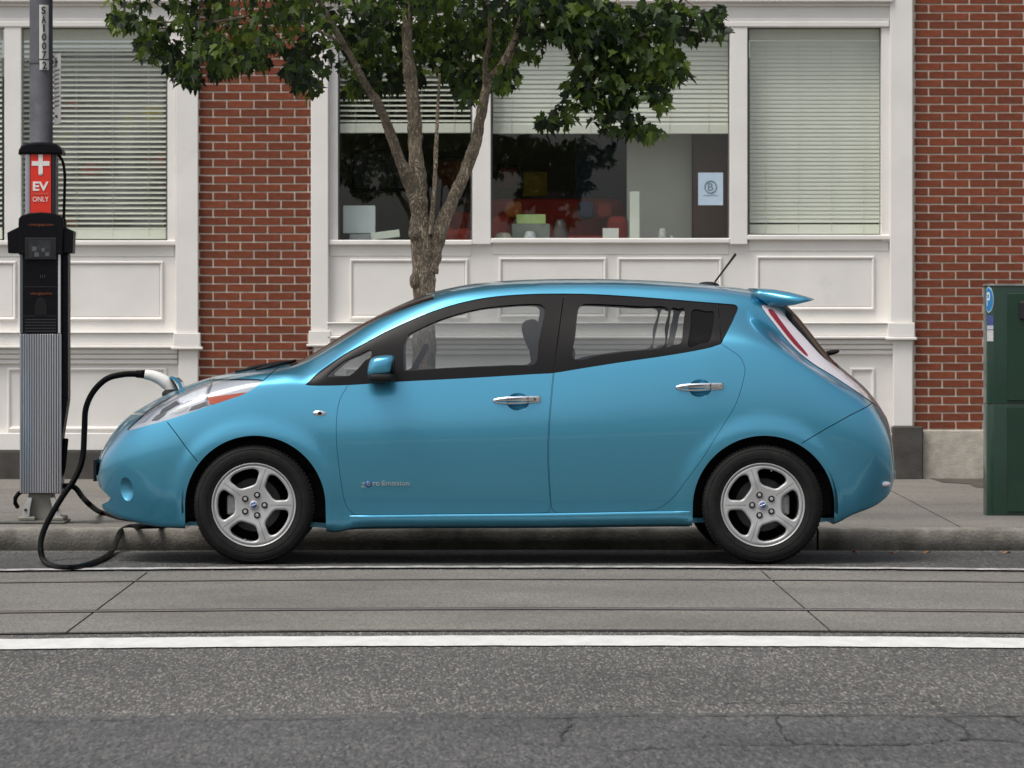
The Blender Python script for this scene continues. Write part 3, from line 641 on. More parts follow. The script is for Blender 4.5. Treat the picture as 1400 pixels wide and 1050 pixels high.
T5 = [(134.5, 650), (135.5, 636), (140, 625), (150, 612), (174, 584), (205, 563), (250, 539), (300, 522), (360, 512), (400, 511), (421, 514), (434, 508), (471, 484), (526, 454), (583, 428.6), (628, 414), (686, 404), (743, 401), (797, 401), (854, 404), (968, 413), (1008, 419), (1030, 428), (1050, 442), (1078, 468), (1100, 489), (1138, 514), (1190, 549), (1204, 570), (1214, 592), (1220, 620), (1222, 643)]
T4 = [(134.5, 651), (136, 642), (142, 632), (174, 600), (205, 580), (250, 556), (300, 538), (360, 527), (421, 527), (477, 526), (543, 521), (731, 509.5), (854, 494), (940, 481.5), (985, 474), (1020, 474), (1060, 482), (1100, 503), (1150, 538), (1190, 566), (1214, 605), (1222, 645)]
T3 = [(134.5, 652), (142, 645), (174, 632), (250, 612), (350, 602), (450, 596), (700, 588), (950, 578), (1050, 575), (1150, 592), (1200, 625), (1222, 648)]
TS = [(134.5, 657), (137, 678), (177, 700), (250, 706), (445, 706), (490, 704), (752, 701), (946, 698), (1140, 700), (1180, 690), (1212, 672), (1222, 655)]
TB = [(134.5, 660), (135.4, 680), (137.5, 692), (143, 701), (177, 714), (220, 722.5), (251, 724), (440, 727), (452, 730), (464, 730.5), (474, 725), (490, 723.5), (752, 722), (945, 720), (1100, 720), (1145, 719), (1160, 708), (1190, 697), (1210, 686), (1219, 673), (1221.5, 664), (1222, 657)]
Y5 = [(-1.92, .0), (-1.85, .45), (-1.7, .60), (-1.4, .72), (-1.0, .765), (-.82, .80), (-.74, .82), (-.55, .79), (-.33, .742), (-.11, .698), (.07, .668), (.3, .645), (.52, .634), (.95, .622), (1.4, .612), (1.57, .608), (1.7, .61), (1.85, .622), (2.05, .65), (2.2, .64), (2.3, .61), (2.47, .4)]
Y6 = [(-1.92, .0), (-1.85, .26), (-1.7, .36), (-1.4, .43), (-1.1, .48), (-.95, .54), (-.85, .62), (-.74, .68), (-.55, .69), (-.38, .665), (-.06, .622), (.3, .587), (.52, .577), (.95, .567), (1.4, .548), (1.63, .53), (1.75, .525), (1.85, .535), (2.05, .56), (2.2, .55), (2.3, .52), (2.47, .3)]
XS = [X0 + d for d in (0, .0012, .003, .006, .011, .018, .028, .042, .06, .082, .108)]
x = XS[-1]
ends = [X1 - d for d in (0, .0012, .003, .006, .011, .018, .028, .042, .06, .082, .108)][::-1]
nmid = int((ends[0] - x) / 0.024); XS += [x + (ends[0] - x) * k / nmid for k in range(1, nmid)] + ends
XS = np.array(XS); NX = len(XS)
w = wf(XS)
Z = lambda T, f, ya=None: pchip(*ztab(T, f, ya), XS)
z7, z6, z5, z4, z3, zs, zb = Z(T7, 0), Z(T6, .7, .6), Z(T5, .8, .7), Z(T4, .96), Z(T3, 1), Z(TS, 1), Z(TB, 1)
y6 = np.minimum(pchip(*zip(*Y6), XS), .70 * w); y5 = np.minimum(pchip(*zip(*Y5), XS), .90 * w)
f4 = pchip([X0, -1.6, -1.2, -.8, 0, 1.2, 1.7, 2.2, X1], [.97, .965, .955, .955, .958, .962, .962, .972, .975], XS); y4 = f4 * w
seg = [7, 4, 5, 6, 7, 10, 14, 6, 5, 7]
def section(i):
    zz3 = z3[i]; lo = zb[i]; sill = min(max(zs[i], lo + .02 * (zz3 - lo)), lo + .5 * (zz3 - lo))
    up = [zz3, z4[i], z5[i], z6[i], z7[i]]
    for k in range(1, 5): up[k] = max(up[k], up[k - 1] + 5e-4)
    K = [(0, lo), (.78 * w[i], lo), (.920 * w[i], lo + .004), (.940 * w[i], sill), (.981 * w[i], .5 * (sill + zz3)), (w[i], zz3), (y4[i], up[1]), (y5[i], up[2]), (y6[i], up[3]), (.52 * y6[i], up[3] + .78 * (up[4] - up[3])), (0, up[4])]
    ch = [0]
    for a, b in zip(K, K[1:]): ch.append(ch[-1] + max(math.hypot(b[0] - a[0], b[1] - a[1]), 1e-4))
    q = [ch[0]]
    for k, n in enumerate(seg): q += [ch[k] + (ch[k + 1] - ch[k]) * j / n for j in range(1, n + 1)]
    return np.stack([pchip(ch, [a for a, b in K], q), pchip(ch, [b for a, b in K], q)], 1)
G = np.stack([section(i) for i in range(NX)])           # NX x NV x (y,z)
NV = G.shape[1]
for it in range(4):
    H = G.copy(); H[9:-9] = .25 * G[8:-10] + .5 * G[9:-9] + .25 * G[10:-8]; G = H
for it in range(3):
    H = G.copy(); H[:, 1:-1] = .25 * G[:, :-2] + .5 * G[:, 1:-1] + .25 * G[:, 2:]; H[:, -1, 0] = 0; H[:, 0, 0] = 0; G = H
WF, WR = W(347, 691, 0), W(1043, 691, 0)                # wheel hubs
sm = lambda a, b, t: (lambda u: u * u * (3 - 2 * u))(np.clip((t - a) / (b - a), 0, 1))
for c in (WF, WR):                                       # flared arch lips
    rr = np.hypot(XS[:, None] - c.x, G[:, :, 1] - c.z)
    G[:, :, 0] += .012 * (1 - sm(.40, .475, rr)) * (G[:, :, 0] > .5) * (G[:, :, 1] > .2)
def ring_pts(i0=0, i1=None):
    i1 = NX if i1 is None else i1
    P = []
    for i in range(i0, i1):
        g = G[i]; P.append(np.concatenate([np.stack([np.full(NV, XS[i]), CY - g[:, 0], g[:, 1]], 1), np.stack([np.full(NV - 2, XS[i]), CY + g[-2:0:-1, 0], g[-2:0:-1, 1]], 1)]))
    return np.stack(P)
PT = ring_pts(); NR = PT.shape[1]
def grid_faces(nx, nr, off=0, flip=False):
    F = []
    for i in range(nx - 1):
        for k in range(nr):
            q = (off + i * nr + k, off + (i + 1) * nr + k, off + (i + 1) * nr + (k + 1) % nr, off + i * nr + (k + 1) % nr)
            F.append(q[::-1] if flip else q)
    return F
outer_v = [Vector(p) for p in PT.reshape(-1, 3)]
outer_f = grid_faces(NX, NR) + [tuple(range(NR)), tuple(range(NX * NR - 1, (NX - 1) * NR - 1, -1))]
bmo = bmesh.new()
for v in outer_v: bmo.verts.new(v)
bmo.verts.ensure_lookup_table()
for f in outer_f: bmo.faces.new([bmo.verts[i] for i in f])
bmo.normal_update()
vol = bmo.calc_volume(signed=True)
if vol < 0:
    outer_f = [tuple(reversed(f)) for f in outer_f]; FL = True
    for f in bmo.faces: f.normal_flip()
    bmo.normal_update()
else: FL = False
outer_n = [v.normal.copy() for v in bmo.verts]
ON = np.array([tuple(n) for n in outer_n]).reshape(NX, NR, 3)
BV = BVHTree.FromBMesh(bmo)
tri_of = [tuple(f) for f in outer_f]
def surf_normal(co):
    loc, nrm, fi, d = BV.find_nearest(co)
    if loc is None: return None, 1e9
    f = tri_of[fi]
    if len(f) > 4: return nrm, d
    ws = [1.0 / ((outer_v[i] - loc).length_squared + 1e-7) for i in f]          # smooth blend over the face's corners
    # bilinear weights on the grid cell
    a, b, c, e = f
    o = outer_v[a]; e1 = outer_v[b] - o; e2 = outer_v[e] - o; p = loc - o
    g11, g12, g22 = e1.dot(e1), e1.dot(e2), e2.dot(e2); det = g11 * g22 - g12 * g12
    if det > 1e-14:
        u = max(0, min(1, (g22 * p.dot(e1) - g12 * p.dot(e2)) / det)); v = max(0, min(1, (g11 * p.dot(e2) - g12 * p.dot(e1)) / det))
        ws = [(1 - u) * (1 - v), u * (1 - v), u * v, (1 - u) * v]
    n = Vector((0, 0, 0))
    for wt, i in zip(ws, f): n += wt * outer_n[i]
    return n.normalized(), d
CAMP = Vector((0, -CAM_D, CAM_H))
def SPt(px, py):                              # the point of the near body side seen at that place
    t = W(px, py, 0.0); dr = (t - CAMP).normalized()
    loc, n, fi, d = BV.ray_cast(CAMP, dr)
    if loc is None: loc = W(px, py, 0.35)
    return loc
def SP(P): return [(lambda q: (q.x, q.z))(SPt(*p)) for p in P]
def surfY(x, z):
    loc, n, fi, d = BV.ray_cast(Vector((x, -3, z)), Vector((0, 1, 0)))
    return loc.y if loc else 0.02
def tmp(verts, faces):
    me = bpy.data.meshes.new('tmp'); me.from_pydata([tuple(v) for v in verts], [], faces); me.update(); return me
def boolean(me, cut, op):
    a = bpy.data.objects.new('a', me); b = bpy.data.objects.new('b', tmp(cut.v, cut.f)); C.objects.link(a); C.objects.link(b)
    md = a.modifiers.new('m', 'BOOLEAN'); md.operation = op; md.object = b; md.solver = 'EXACT'
    r = bpy.data.meshes.new_from_object(a.evaluated_get(bpy.context.evaluated_depsgraph_get()))
    bm_ = b.data; bpy.data.objects.remove(a); bpy.data.objects.remove(b); bpy.data.meshes.remove(bm_); bpy.data.meshes.remove(me)
    return r
def solid(a, b, x0=None, x1=None, sub=1):     # a slice of the body skin between depths a and b under the surface
    i0 = 0 if x0 is None else max(0, int(np.searchsorted(XS, x0)) - 2); i1 = NX if x1 is None else min(NX, int(np.searchsorted(XS, x1)) + 2)
    if a == 0 and x0 is None:                 # whole shell: full outer skin, coarse inner skin
        V = list(outer_v); F = list(outer_f)
        ii = list(range(10, NX - 10, 3)); kk = list(range(0, NR, 2)); off = len(V)
        for i in ii:
            for k in kk: V.append(Vector(PT[i, k] - b * ON[i, k]))
        f2 = grid_faces(len(ii), len(kk), off) + [tuple(range(off, off + len(kk))), tuple(range(off + len(ii) * len(kk) - 1, off + (len(ii) - 1) * len(kk) - 1, -1))]
        F += f2 if FL else [tuple(reversed(f)) for f in f2]
        return tmp(V, F)
    A = (PT[i0:i1] - a * ON[i0:i1]).reshape(-1, 3); B = (PT[i0:i1] - b * ON[i0:i1]).reshape(-1, 3); n = i1 - i0; off = len(A)
    F = grid_faces(n, NR) + grid_faces(n, NR, off, True)
    l = (n - 1) * NR
    for k in range(NR):
        j = (k + 1) % NR
        F.append((k, j, off + j, off + k)); F.append((l + j, l + k, off + l + k, off + l + j))
    if FL: F = [tuple(reversed(f)) for f in F]
    return tmp(list(A) + list(B), F)
def finish(me, name, mats, parent, dep=0.0, thick=0.026):
    """materials (0 outside, 1 inside) and the smooth normals of the uncut body"""
    for m in mats: me.materials.append(m)
    org = wloc(parent); norms = [None] * len(me.loops); cache = {}
    for p in me.polygons:
        outs = 0; tmpn = []
        for li in p.loop_indices:
            vi = me.loops[li].vertex_index
            if vi not in cache: cache[vi] = surf_normal(me.vertices[vi].co)
            n, d = cache[vi]; tmpn.append((li, n, d))
        inside = all(d > dep + thick * 0.97 for _, _, d in tmpn)
        on = all(abs(d - dep) < 0.0012 for _, _, d in tmpn) and p.normal.dot(tmpn[0][1]) > 0.6
        if len(mats) > 1: p.material_index = 1 if inside else 0
        for li, n, d in tmpn: norms[li] = tuple(n) if on else tuple(p.normal)
        p.use_smooth = True
    me.normals_split_custom_set(norms)
    for v in me.vertices: v.co -= org
    o = bpy.data.objects.new(name, me); C.objects.link(o); o.parent = parent
    me.name = name
    return o
def grow(P, d):                               # polygon pushed outwards by d
    n = len(P); a = sum(P[i][0] * P[(i + 1) % n][1] - P[(i + 1) % n][0] * P[i][1] for i in range(n)); sg = 1 if a > 0 else -1; out = []
    for i in range(n):
        t = (Vector(P[(i + 1) % n]) - Vector(P[i - 1])); t.normalize(); out.append((P[i][0] + sg * t.y * d, P[i][1] - sg * t.x * d))
    return out
def ribbon(P, wd):                            # open polyline -> narrow closed outline
    P = [Vector(p) for p in P]; A, B = [], []
    for i in range(len(P)):
        t = (P[min(i + 1, len(P) - 1)] - P[max(i - 1, 0)]).normalized(); n = Vector((-t.y, t.x)) * wd / 2
        A.append(P[i] + n); B.append(P[i] - n)
    return [tuple(p) for p in A + B[::-1]]
def smoothpoly(P, n=6): return [tuple(p) for p in catmull(P, n)]

car = empty('hatchback_car', (0.25, CY, 0), 'blue five-door electric hatchback parked at the kerb with charging plug in its nose', 'car')
NEAR = (-1.2, CY - .25); ALL = (-1.2, CY + 2.0); FAR = (CY + .25, CY + 2.0)
DLO = SP([(421.4, 527), (423, 521), (434, 510), (452, 497), (471, 484), (498, 469), (526, 454), (555, 440.5), (583, 428.6), (606, 420.5), (628.6, 414), (657, 408), (686, 404.3), (715, 402.3), (743, 401.4), (797, 401.5), (854, 404.4), (910, 408.5), (968.6, 413.3), (997, 415.5), (1006, 417), (1008.6, 422), (1004, 434), (997, 448.6), (990, 462), (985.7, 470), (978, 473), (968.6, 475.9), (940, 481.6), (900, 488), (854, 494.6), (800, 503), (757, 510), (731, 511.5), (640, 517), (543, 522), (477, 526.5)])
DOORF = SP([(479, 520), (473, 532), (467, 541.5), (462.5, 556), (460.3, 575), (460, 590), (460.8, 610), (463, 632), (466, 655), (469.5, 677), (474, 692), (481, 700), (492, 704), (560, 703), (660, 702), (742, 701), (750, 698), (752, 690), (750, 660), (748.5, 627), (749, 595), (750.5, 570), (753.5, 535), (756, 510), (758, 488), (748, 480), (650, 492), (560, 505), (500, 512)])
DOORR = SP([(760, 486), (758, 508), (755.5, 535), (752.5, 570), (751, 595), (750.5, 627), (752, 660), (754, 690), (757, 698), (766, 701), (820, 700), (878, 698.7), (893, 697), (905, 692), (921, 679), (941, 653), (960, 627), (974, 604.5), (990, 579), (1004, 556), (1012, 535), (1017, 515), (1018, 503), (1012, 489), (1002, 481), (987, 471), (970, 458), (940, 462), (860, 476), (772, 480)])
def arch(c, r, lo, l, rt):
    P = [(l, lo)]
    for k in range(0, 41):
        a = math.pi - math.pi * k / 40
        P.append((c[0] + r * math.cos(a), c[1] + r * 1.0 * math.sin(a)))
    return P + [(rt, lo)]
ARF = arch((W(348.5, 0, 0).x, W(0, 692, 0).z), 96.5 / 257.8, 0.0, W(252, 0, 0).x, W(446.5, 0, 0).x)
ARR = arch((W(1045, 0, 0).x, W(0, 693, 0).z), 97.5 / 257.8, 0.0, W(947, 0, 0).x, W(1143, 0, 0).x)
HEAD = SP([(174, 588), (200, 582), (228.6, 574), (256, 565.5), (283, 556), (309, 547.5), (334, 538.6), (348, 530), (358.6, 521), (353, 518.5), (322, 518), (290, 519), (268, 524.5), (248.6, 533), (226, 546), (205.7, 558.5), (189, 573)])
TAIL = SP([(1041, 419), (1052, 417.5), (1064, 418.5), (1078, 437), (1100, 461), (1123, 486), (1140, 499), (1158, 513), (1176, 528), (1190, 542), (1200, 555.5), (1190, 548.5), (1166, 532), (1138, 513.5), (1115, 499.5), (1097, 486), (1087, 477), (1076, 465), (1060, 445)])
HLINE = SP([(228.6, 577), (241, 593), (254, 611), (262, 621), (270, 631)])
RLINE = SP([(1192, 551), (1160, 569), (1128, 587), (1096, 606)])
FLINE = SP([(358.5, 521.5), (367, 514), (377, 505), (386, 500)])
both = lambda mb, P: mb.prism(P, *NEAR).prism(P, *FAR)
shell = solid(0, 0.028)
c = MB(); c.prism(smoothpoly(DLO, 3), *ALL); both(c, ARF); both(c, ARR)
shell = boolean(shell, c, 'DIFFERENCE')
HZ = (-1.2, CY - .40)
for P, yy in ((grow(smoothpoly(DOORF), .0022), (NEAR,)), (grow(smoothpoly(DOORR), .0022), (NEAR,)), (smoothpoly(HEAD), (HZ, (CY + .40, CY + 2))), (smoothpoly(TAIL), ((-1.2, CY - .36), (CY + .36, CY + 2)))):
    c = MB()
    for q in yy: c.prism(P, *q)
    shell = boolean(shell, c, 'DIFFERENCE')
def plan_prism(P, z0, z1):
    m = MB(); n = len(P); a = sum(P[i][0] * P[(i + 1) % n][1] - P[(i + 1) % n][0] * P[i][1] for i in range(n))
    if a < 0: P = P[::-1]
    m.add([(p[0], p[1], z0) for p in P] + [(p[0], p[1], z1) for p in P], [tuple(range(n - 1, -1, -1)), tuple(range(n, 2 * n))] + [(i, (i + 1) % n, (i + 1) % n + n, i + n) for i in range(n)])
    return m
def y6at(x): return float(np.interp(x, XS, y6))
wx0, wx1 = (402 - 610) / 250.0, (594 - 610) / 252.0
xa = np.linspace(wx0, wx1, 14)
WS = [(x_, CY - y6at(x_) * (0.995)) for x_ in xa] + [(wx1 - .02, CY - .3), (wx1 - .045, CY), (wx1 - .02, CY + .3)] + [(x_, CY + y6at(x_) * .995) for x_ in xa[::-1]] + [(wx0 - .03, CY + .3), (wx0 - .04, CY), (wx0 - .03, CY - .3)]
rx0, rx1 = (1066 - 610) / 250.0, (1139 - 610) / 250.0
RW = [(rx0, CY - .545), (rx1 - .02, CY - .62), (rx1, CY - .5), (rx1 + .01, CY), (rx1, CY + .5), (rx1 - .02, CY + .62), (rx0, CY + .545), (rx0 + .01, CY)]
c = plan_prism(WS, 0.95, 2.0)
shell = boolean(shell, c, 'DIFFERENCE')
shell = boolean(shell, plan_prism(RW, 0.90, 2.0), 'DIFFERENCE')
c = MB()
c.prism(ribbon(HLINE, .0045), -1.2, CY - .30); c.prism(ribbon(RLINE, .0045), -1.2, CY - .45); c.prism(ribbon(FLINE, .0045), -1.2, CY - .42)
hl = [(W(168, 567, .6).x, W(168, 567, .6).z), (W(205, 564.5, .6).x, W(205, 564.5, .6).z)]
c.prism(ribbon(hl, .006), -1.2, 3)
fp = SPt(170, 671); c.sup((fp.x - .022, fp.y - .030, fp.z), (.074, .050, .082), 1, 1, 40, 24)
shell = boolean(shell, c, 'DIFFERENCE')
nt = [W(120, 656, CY), W(136.5, 659, CY), W(146, 664, CY), W(161, 676, CY), W(158, 681, CY), W(143, 688, CY), W(120, 691, CY)]
c = MB(); c.prism([(p.x, p.z) for p in nt], CY - .66, CY + .66)
shell = boolean(shell, c, 'DIFFERENCE')
body = finish(shell, 'body', [M_PAINT, M_INT], car)
print('car body', round(_t.time() - _t0, 1))
# --- doors
def piece(P, a, b, yr, name, mats, parent, extra=None, thick=None, dep=None, hole=None):
    xs = [p[0] for p in P]; me = solid(a, b, min(xs) - .03, max(xs) + .03)
    me = boolean(me, MB().prism(P, *yr), 'INTERSECT')
    if extra: me = boolean(me, extra, 'DIFFERENCE')
    return finish(me, name, mats, parent, a if dep is None else dep, (b - a) if thick is None else thick)
def dish(px, py):
    p = SPt(px, py); return MB().sup((p.x, p.y - .012, p.z), (.066, .030, .053), 1, 1, 40, 20), p
cutd = MB().prism(smoothpoly(DLO, 3), *ALL)
dF, pF = dish(708, 548); dF.add(cutd.v, cutd.f)
dR, pR = dish(957, 530); dR.add(cutd.v, cutd.f)
doorf = piece(smoothpoly(DOORF), 0.0004, 0.028, NEAR, 'front_door', [M_PAINT, M_INT], car, dF, dep=.0004)
doorr = piece(smoothpoly(DOORR), 0.0004, 0.028, NEAR, 'rear_door', [M_PAINT, M_INT], car, dR, dep=.0004)
tag(doorf, 'front door with a silver lettered badge low down')
# --- side windows: dark surround with openings, panes in the openings
OPF = SP([(551.5, 478), (553, 467), (558, 458), (568, 452), (600, 437.5), (628, 428.5), (657, 421.5), (686, 418), (714, 415.8), (735, 415.6), (742.5, 418.5), (744.5, 425), (741, 446), (736, 470), (731.5, 497), (700, 500), (640, 502.5), (600, 504.5), (556, 507), (552, 503)])
OPQ = SP([(449, 515), (451, 509), (470, 494), (488, 486), (504, 478.5), (507.5, 480), (507, 488), (499, 493), (492, 501), (483, 510), (472, 515)])
OPR = SP([(784.5, 491), (787, 455), (790, 426), (794, 418.8), (803, 415.3), (840, 416.5), (880, 418.8), (912.5, 421.2), (909, 448), (905.5, 474.5), (860, 480.5), (820, 486)])
OPS = SP([(918.5, 422), (927, 422.5), (936, 423), (934, 447), (931, 468.5), (920, 471.5), (911, 474), (914.5, 448)])
OPT = SP([(947, 424), (965, 425.5), (976, 427), (975, 445), (970, 466), (958, 470), (941, 474), (944, 448)])
holes = MB()
for P in (OPF, OPQ, OPR, OPS, OPT): holes.prism(smoothpoly(P, 5), *ALL)
bl = SP([(771.4, 396), (768, 425), (762.5, 465), (757, 507), (756.5, 515)]); holes.prism(ribbon([tuple(p) for p in catmull([(p[0], p[1]) for p in bl], 4, False)], .004), *NEAR)
holes.prism(ribbon(SP([(982, 410), (984, 440), (986.5, 474)]), .0035), *NEAR)
gD = grow(smoothpoly(DLO, 3), -0.0015)
trim = piece(gD, .004, .022, NEAR, 'window_surround', [M_TRIM], car, holes)
trim2 = piece(gD, .004, .022, FAR, 'window_surround', [M_TRIM], car, holes)
for P, nm, par in ((OPF, 'window_pane', doorf), (OPQ, 'quarter_pane', car), (OPR, 'window_pane', doorr), (OPS, 'window_pane', doorr), (OPT, 'quarter_pane', car)):
    g = grow(smoothpoly(P, 5), .004)
    dark = P is OPT
    piece(g, .010, .0135, NEAR, nm, [M_DARKGLASS if dark else M_CARGLASS], par)
    piece(g, .010, .0135, FAR, nm, [M_CARGLASS], car)
# --- windscreen and tailgate glass
def plan_piece(P, a, b, z0, name, m, parent):
    xs = [p[0] for p in P]; me = boolean(solid(a, b, min(xs) - .05, max(xs) + .05), plan_prism(P, z0, 2.0), 'INTERSECT'); return finish(me, name, [m], parent, a, b - a)
plan_piece(WS, .002, .0065, 0.95, 'windscreen', M_DARKGLASS, car)
plan_piece(RW, .002, .0065, 0.90, 'rear_window', M_DARKGLASS, car)
# --- head lamps
LAMPBITS = [([(186, 580), (206, 561), (228, 547.5), (250, 535), (272, 525.5), (286, 521.5), (284, 526), (262, 534), (240, 545), (214, 562), (198, 577)], .0075, (.30, .30, .33), .3),
            ([(244, 545), (262, 536.5), (284, 528), (281, 540), (268, 546), (255, 549), (252, 552), (246, 550)], .0062, (.80, .80, .81), .3),
            ([(221, 559.5), (241, 547.5), (246, 552), (239, 555.5), (228, 562), (217, 567)], .0066, (.12, .11, .11), .5),
            ([(207, 575), (214, 567.5), (228, 563.5), (223, 569.5), (215, 574.5)], .0066, (.15, .14, .14), .4),
            ([(258, 562), (262, 556), (272, 552), (282, 548.5), (283, 554), (270, 559)], .0066, (.16, .15, .14), .5),
            ([(232, 566), (238, 559), (252, 555), (258, 556), (254, 561), (243, 565)], .0066, (.50, .50, .48), .4)]
LBM = [mat('lamp_facet_%d' % k, q[2], .25, q[3], var=.12, scale=30) for k, q in enumerate(LAMPBITS)]
for yr, yr2 in ((HZ, 0), ((CY + .40, CY + 2), 1)):
    hb = piece(smoothpoly(HEAD), .009, .016, yr, 'head_lamp', [M_LAMPWHITE], car)
    piece(grow(smoothpoly(HEAD), -.0012), .0006, .0026, yr, 'lens', [M_LENS], hb, dep=.0006)
    piece(smoothpoly(SP([(284.5, 543.5), (300, 541), (320, 538.5), (337, 536.6), (330, 541), (314, 546.8), (300, 551), (288, 553), (285.5, 549)])), .005, .012, yr, 'amber_reflector', [M_AMBER], hb)
    piece(grow(ribbon(SP([(289.5, 517.5), (288, 526), (284, 536), (281.5, 546), (284.5, 556)]), .009), 0), .003, .012, yr, 'lamp_divider', [mat('lamp_grey', (.22, .22, .23), .35, .4)], hb)
    for k, (P, d, col, me_) in enumerate(LAMPBITS):
        piece(SP(P), d, .0125, yr, 'lamp_facet', [LBM[k]], hb)
# --- tail lamps
for yr in ((-1.2, CY - .36), (CY + .36, CY + 2)):
    tb = piece(grow(smoothpoly(TAIL), -.0015), -.003, .012, yr, 'tail_lamp', [M_TAILWHITE], car, dep=-.003)
    piece(smoothpoly(SP([(1050.5, 425), (1057, 424.5), (1068, 439), (1084, 460), (1103, 483), (1101, 485), (1084, 468.5), (1066, 446)])), -.0055, .004, yr, 'red_reflector', [M_RED], tb, dep=-.0055)
print('car panels', round(_t.time() - _t0, 1))

# --- sill with its bright upper ledge
V, F = [], []; sx = np.linspace(W(478, 0, 0).x, W(944, 0, 0).x, 60); prof = []
for j, x_ in enumerate(sx):
    ztop = float(np.interp(x_, XS, zs)) - .004; zbt = float(np.interp(x_, XS, zb)) - .003
    e = min(1, j / 3, (59 - j) / 3)
    ys_ = [surfY(x_, ztop - (ztop - zbt) * q) for q in (0, .08, .2, .45, .75, .93)]
    yb_ = ys_[-1]
    row = [(x_, ys_[0] + .010, ztop), (x_, ys_[0] - .006 * e, ztop - .001), (x_, ys_[1] - .011 * e, ztop - .006), (x_, ys_[2] - .012 * e, ztop - .2 * (ztop - zbt)), (x_, ys_[3] - .010 * e, ztop - .45 * (ztop - zbt)), (x_, ys_[4] - .006 * e, ztop - .75 * (ztop - zbt)), (x_, yb_ - .003 * e, zbt), (x_, yb_ + .05, zbt - .002)]
    V += row
n = 8
for j in range(59):
    for k in range(n - 1): F.append((j * n + k, j * n + k + 1, (j + 1) * n + k + 1, (j + 1) * n + k))
mk('sill', V, F, M_PAINT, car, True)
# mud flap shaped foot in front of the sill
# --- spoiler
V, F = [], []; ysp = np.linspace(-.575, .575, 25)
for y_ in ysp:
    e = abs(y_) / .575; k = 1 - .10 * e ** 3; drop = .012 * e ** 2
    for (a, b) in ((1022, 393.6), (1034, 393.4), (1052, 394.4), (1074, 398), (1096, 403.5), (1108.6, 407.8), (1107.5, 409.5), (1098, 412), (1080, 416), (1062, 418), (1044, 417.5), (1028, 402)):
        p = W(a, b, CY)
        x_ = p.x; x_ = 1.66 + (x_ - 1.66) * k; z_ = p.z - drop * (1 if b < 408 else .6) - .004
        if e > .96: z_ = z_ * .72 + .28 * 1.40; x_ -= .004
        V.append((x_, CY + y_, z_))
n = 12
for j in range(24):
    for k in range(n): F.append((j * n + k, j * n + (k + 1) % n, (j + 1) * n + (k + 1) % n, (j + 1) * n + k))
F += [tuple(range(n - 1, -1, -1)), tuple(range(24 * n, 25 * n))]
mk('spoiler', V, F, M_PAINT, car, True)
# --- aerial
b = W(968, 390, CY); m = MB().sup((b.x, CY, b.z - .002), (.062, .03, .022), 1, 1)
an = m.build('aerial_base', M_BLACK, car)
MB().tube([W(977, 386, CY), W(992, 366, CY), W(1006, 347, CY)], [.0045, .0055, .0075], 8).build('aerial_mast', M_BLACK, an)
# --- rear wiper
p = W(1137, 482, CY); MB().sup((p.x, CY + .02, p.z), (.045, .03, .014), .8, .8, rot=Matrix.Rotation(R(-12), 3, 'Y')).build('rear_wiper', M_BLACK, car)
# --- front wipers and cowl
MB().tube([W(322, 508.5, CY - .35), W(350, 502, CY - .3), W(385, 496.5, CY - .25), W(404, 494, CY - .2)], [.007, .012, .013, .008], 8).build('wiper', M_BLACK, car)
MB().tube([W(350, 505.5, CY - .55), W(375, 499.5, CY - .5), W(404, 493, CY - .4)], [.006, .010, .008], 8).build('wiper', M_BLACK, car)
# --- mirrors
def mirror(sgn):
    base = SPt(508, 519); cy_ = base.y - .10
    def shp(v):
        v.x += .012 * (v.z / .07) + (.006 if v.z > 0 else 0); return v
    cen = W(521, 502, -.07)
    def tf(v): return v if sgn < 0 else Vector((v.x, 2 * CY - v.y, v.z))
    m = MB().sup((cen.x, -.075, cen.z + .006), (.070, .105, .058), .55, .55, 32, 20, fn=lambda v: Vector((v.x + .012 * max(v.z, -1) / .06, v.y, v.z + .006 * (v.x / .07))))
    m.v = [tf(v) for v in m.v]
    if sgn > 0: m.f = [tuple(reversed(f)) for f in m.f]
    o = m.build('mirror', M_PAINT, car)
    m = MB().sup((cen.x + .001, -.075, cen.z - .055), (.074, .108, .026), .5, .5, 32, 14)
    m.box(cen.x - .05, cen.x + .03, -.08, .06, cen.z - .085, cen.z - .055, .01)
    m.v = [tf(v) for v in m.v]
    if sgn > 0: m.f = [tuple(reversed(f)) for f in m.f]
    m.build('mirror_foot', M_BLACK, o)
    m = MB().sup((cen.x + .066, -.075, cen.z + .002), (.008, .090, .046), .6, .6, 24, 12)
    m.v = [tf(v) for v in m.v]
    if sgn > 0: m.f = [tuple(reversed(f)) for f in m.f]
    m.build('mirror_rim', M_BLACK, o)
mirror(-1); mirror(1)
# --- door handles
def handle(off, par):
    P = [(673.5, 547.5), (677, 544.8), (690, 542.6), (712, 541.6), (737, 541.2), (739.6, 542.6), (739.8, 548.6), (738, 550.6), (724, 551.6), (704, 553), (686, 552.6), (676, 550.4)]
    q = SPt(707 + off[0], 547 + off[1])
    pts = [W(a + off[0], b + off[1], q.y - .03) for a, b in P]
    vs, fs = curve_plate([[(p.x, p.z) for p in catmull([(a.x, a.z) for a in pts], 4)] if False else [(p.x, p.y) for p in catmull([(a.x, a.z) for a in pts], 4)]], .026, .009, 3)
    out = []
    xc = (pts[0].x + pts[5].x) / 2
    for v in vs:
        bow = .016 * ((v.x - xc) / .13) ** 2
        out.append((v.x, q.y - .012 - v.z + bow, v.y))
    h = mk('door_handle', out, fs, M_CHROME, par, True)
    a, b_ = W(722 + off[0], 541.5 + off[1], q.y - .03), W(722 + off[0], 552 + off[1], q.y - .03)
    MB().box(a.x - .0012, a.x + .0012, q.y - .0262, q.y - .01, b_.z, a.z).build('handle_joint', M_BLACK, h)
    return h, q
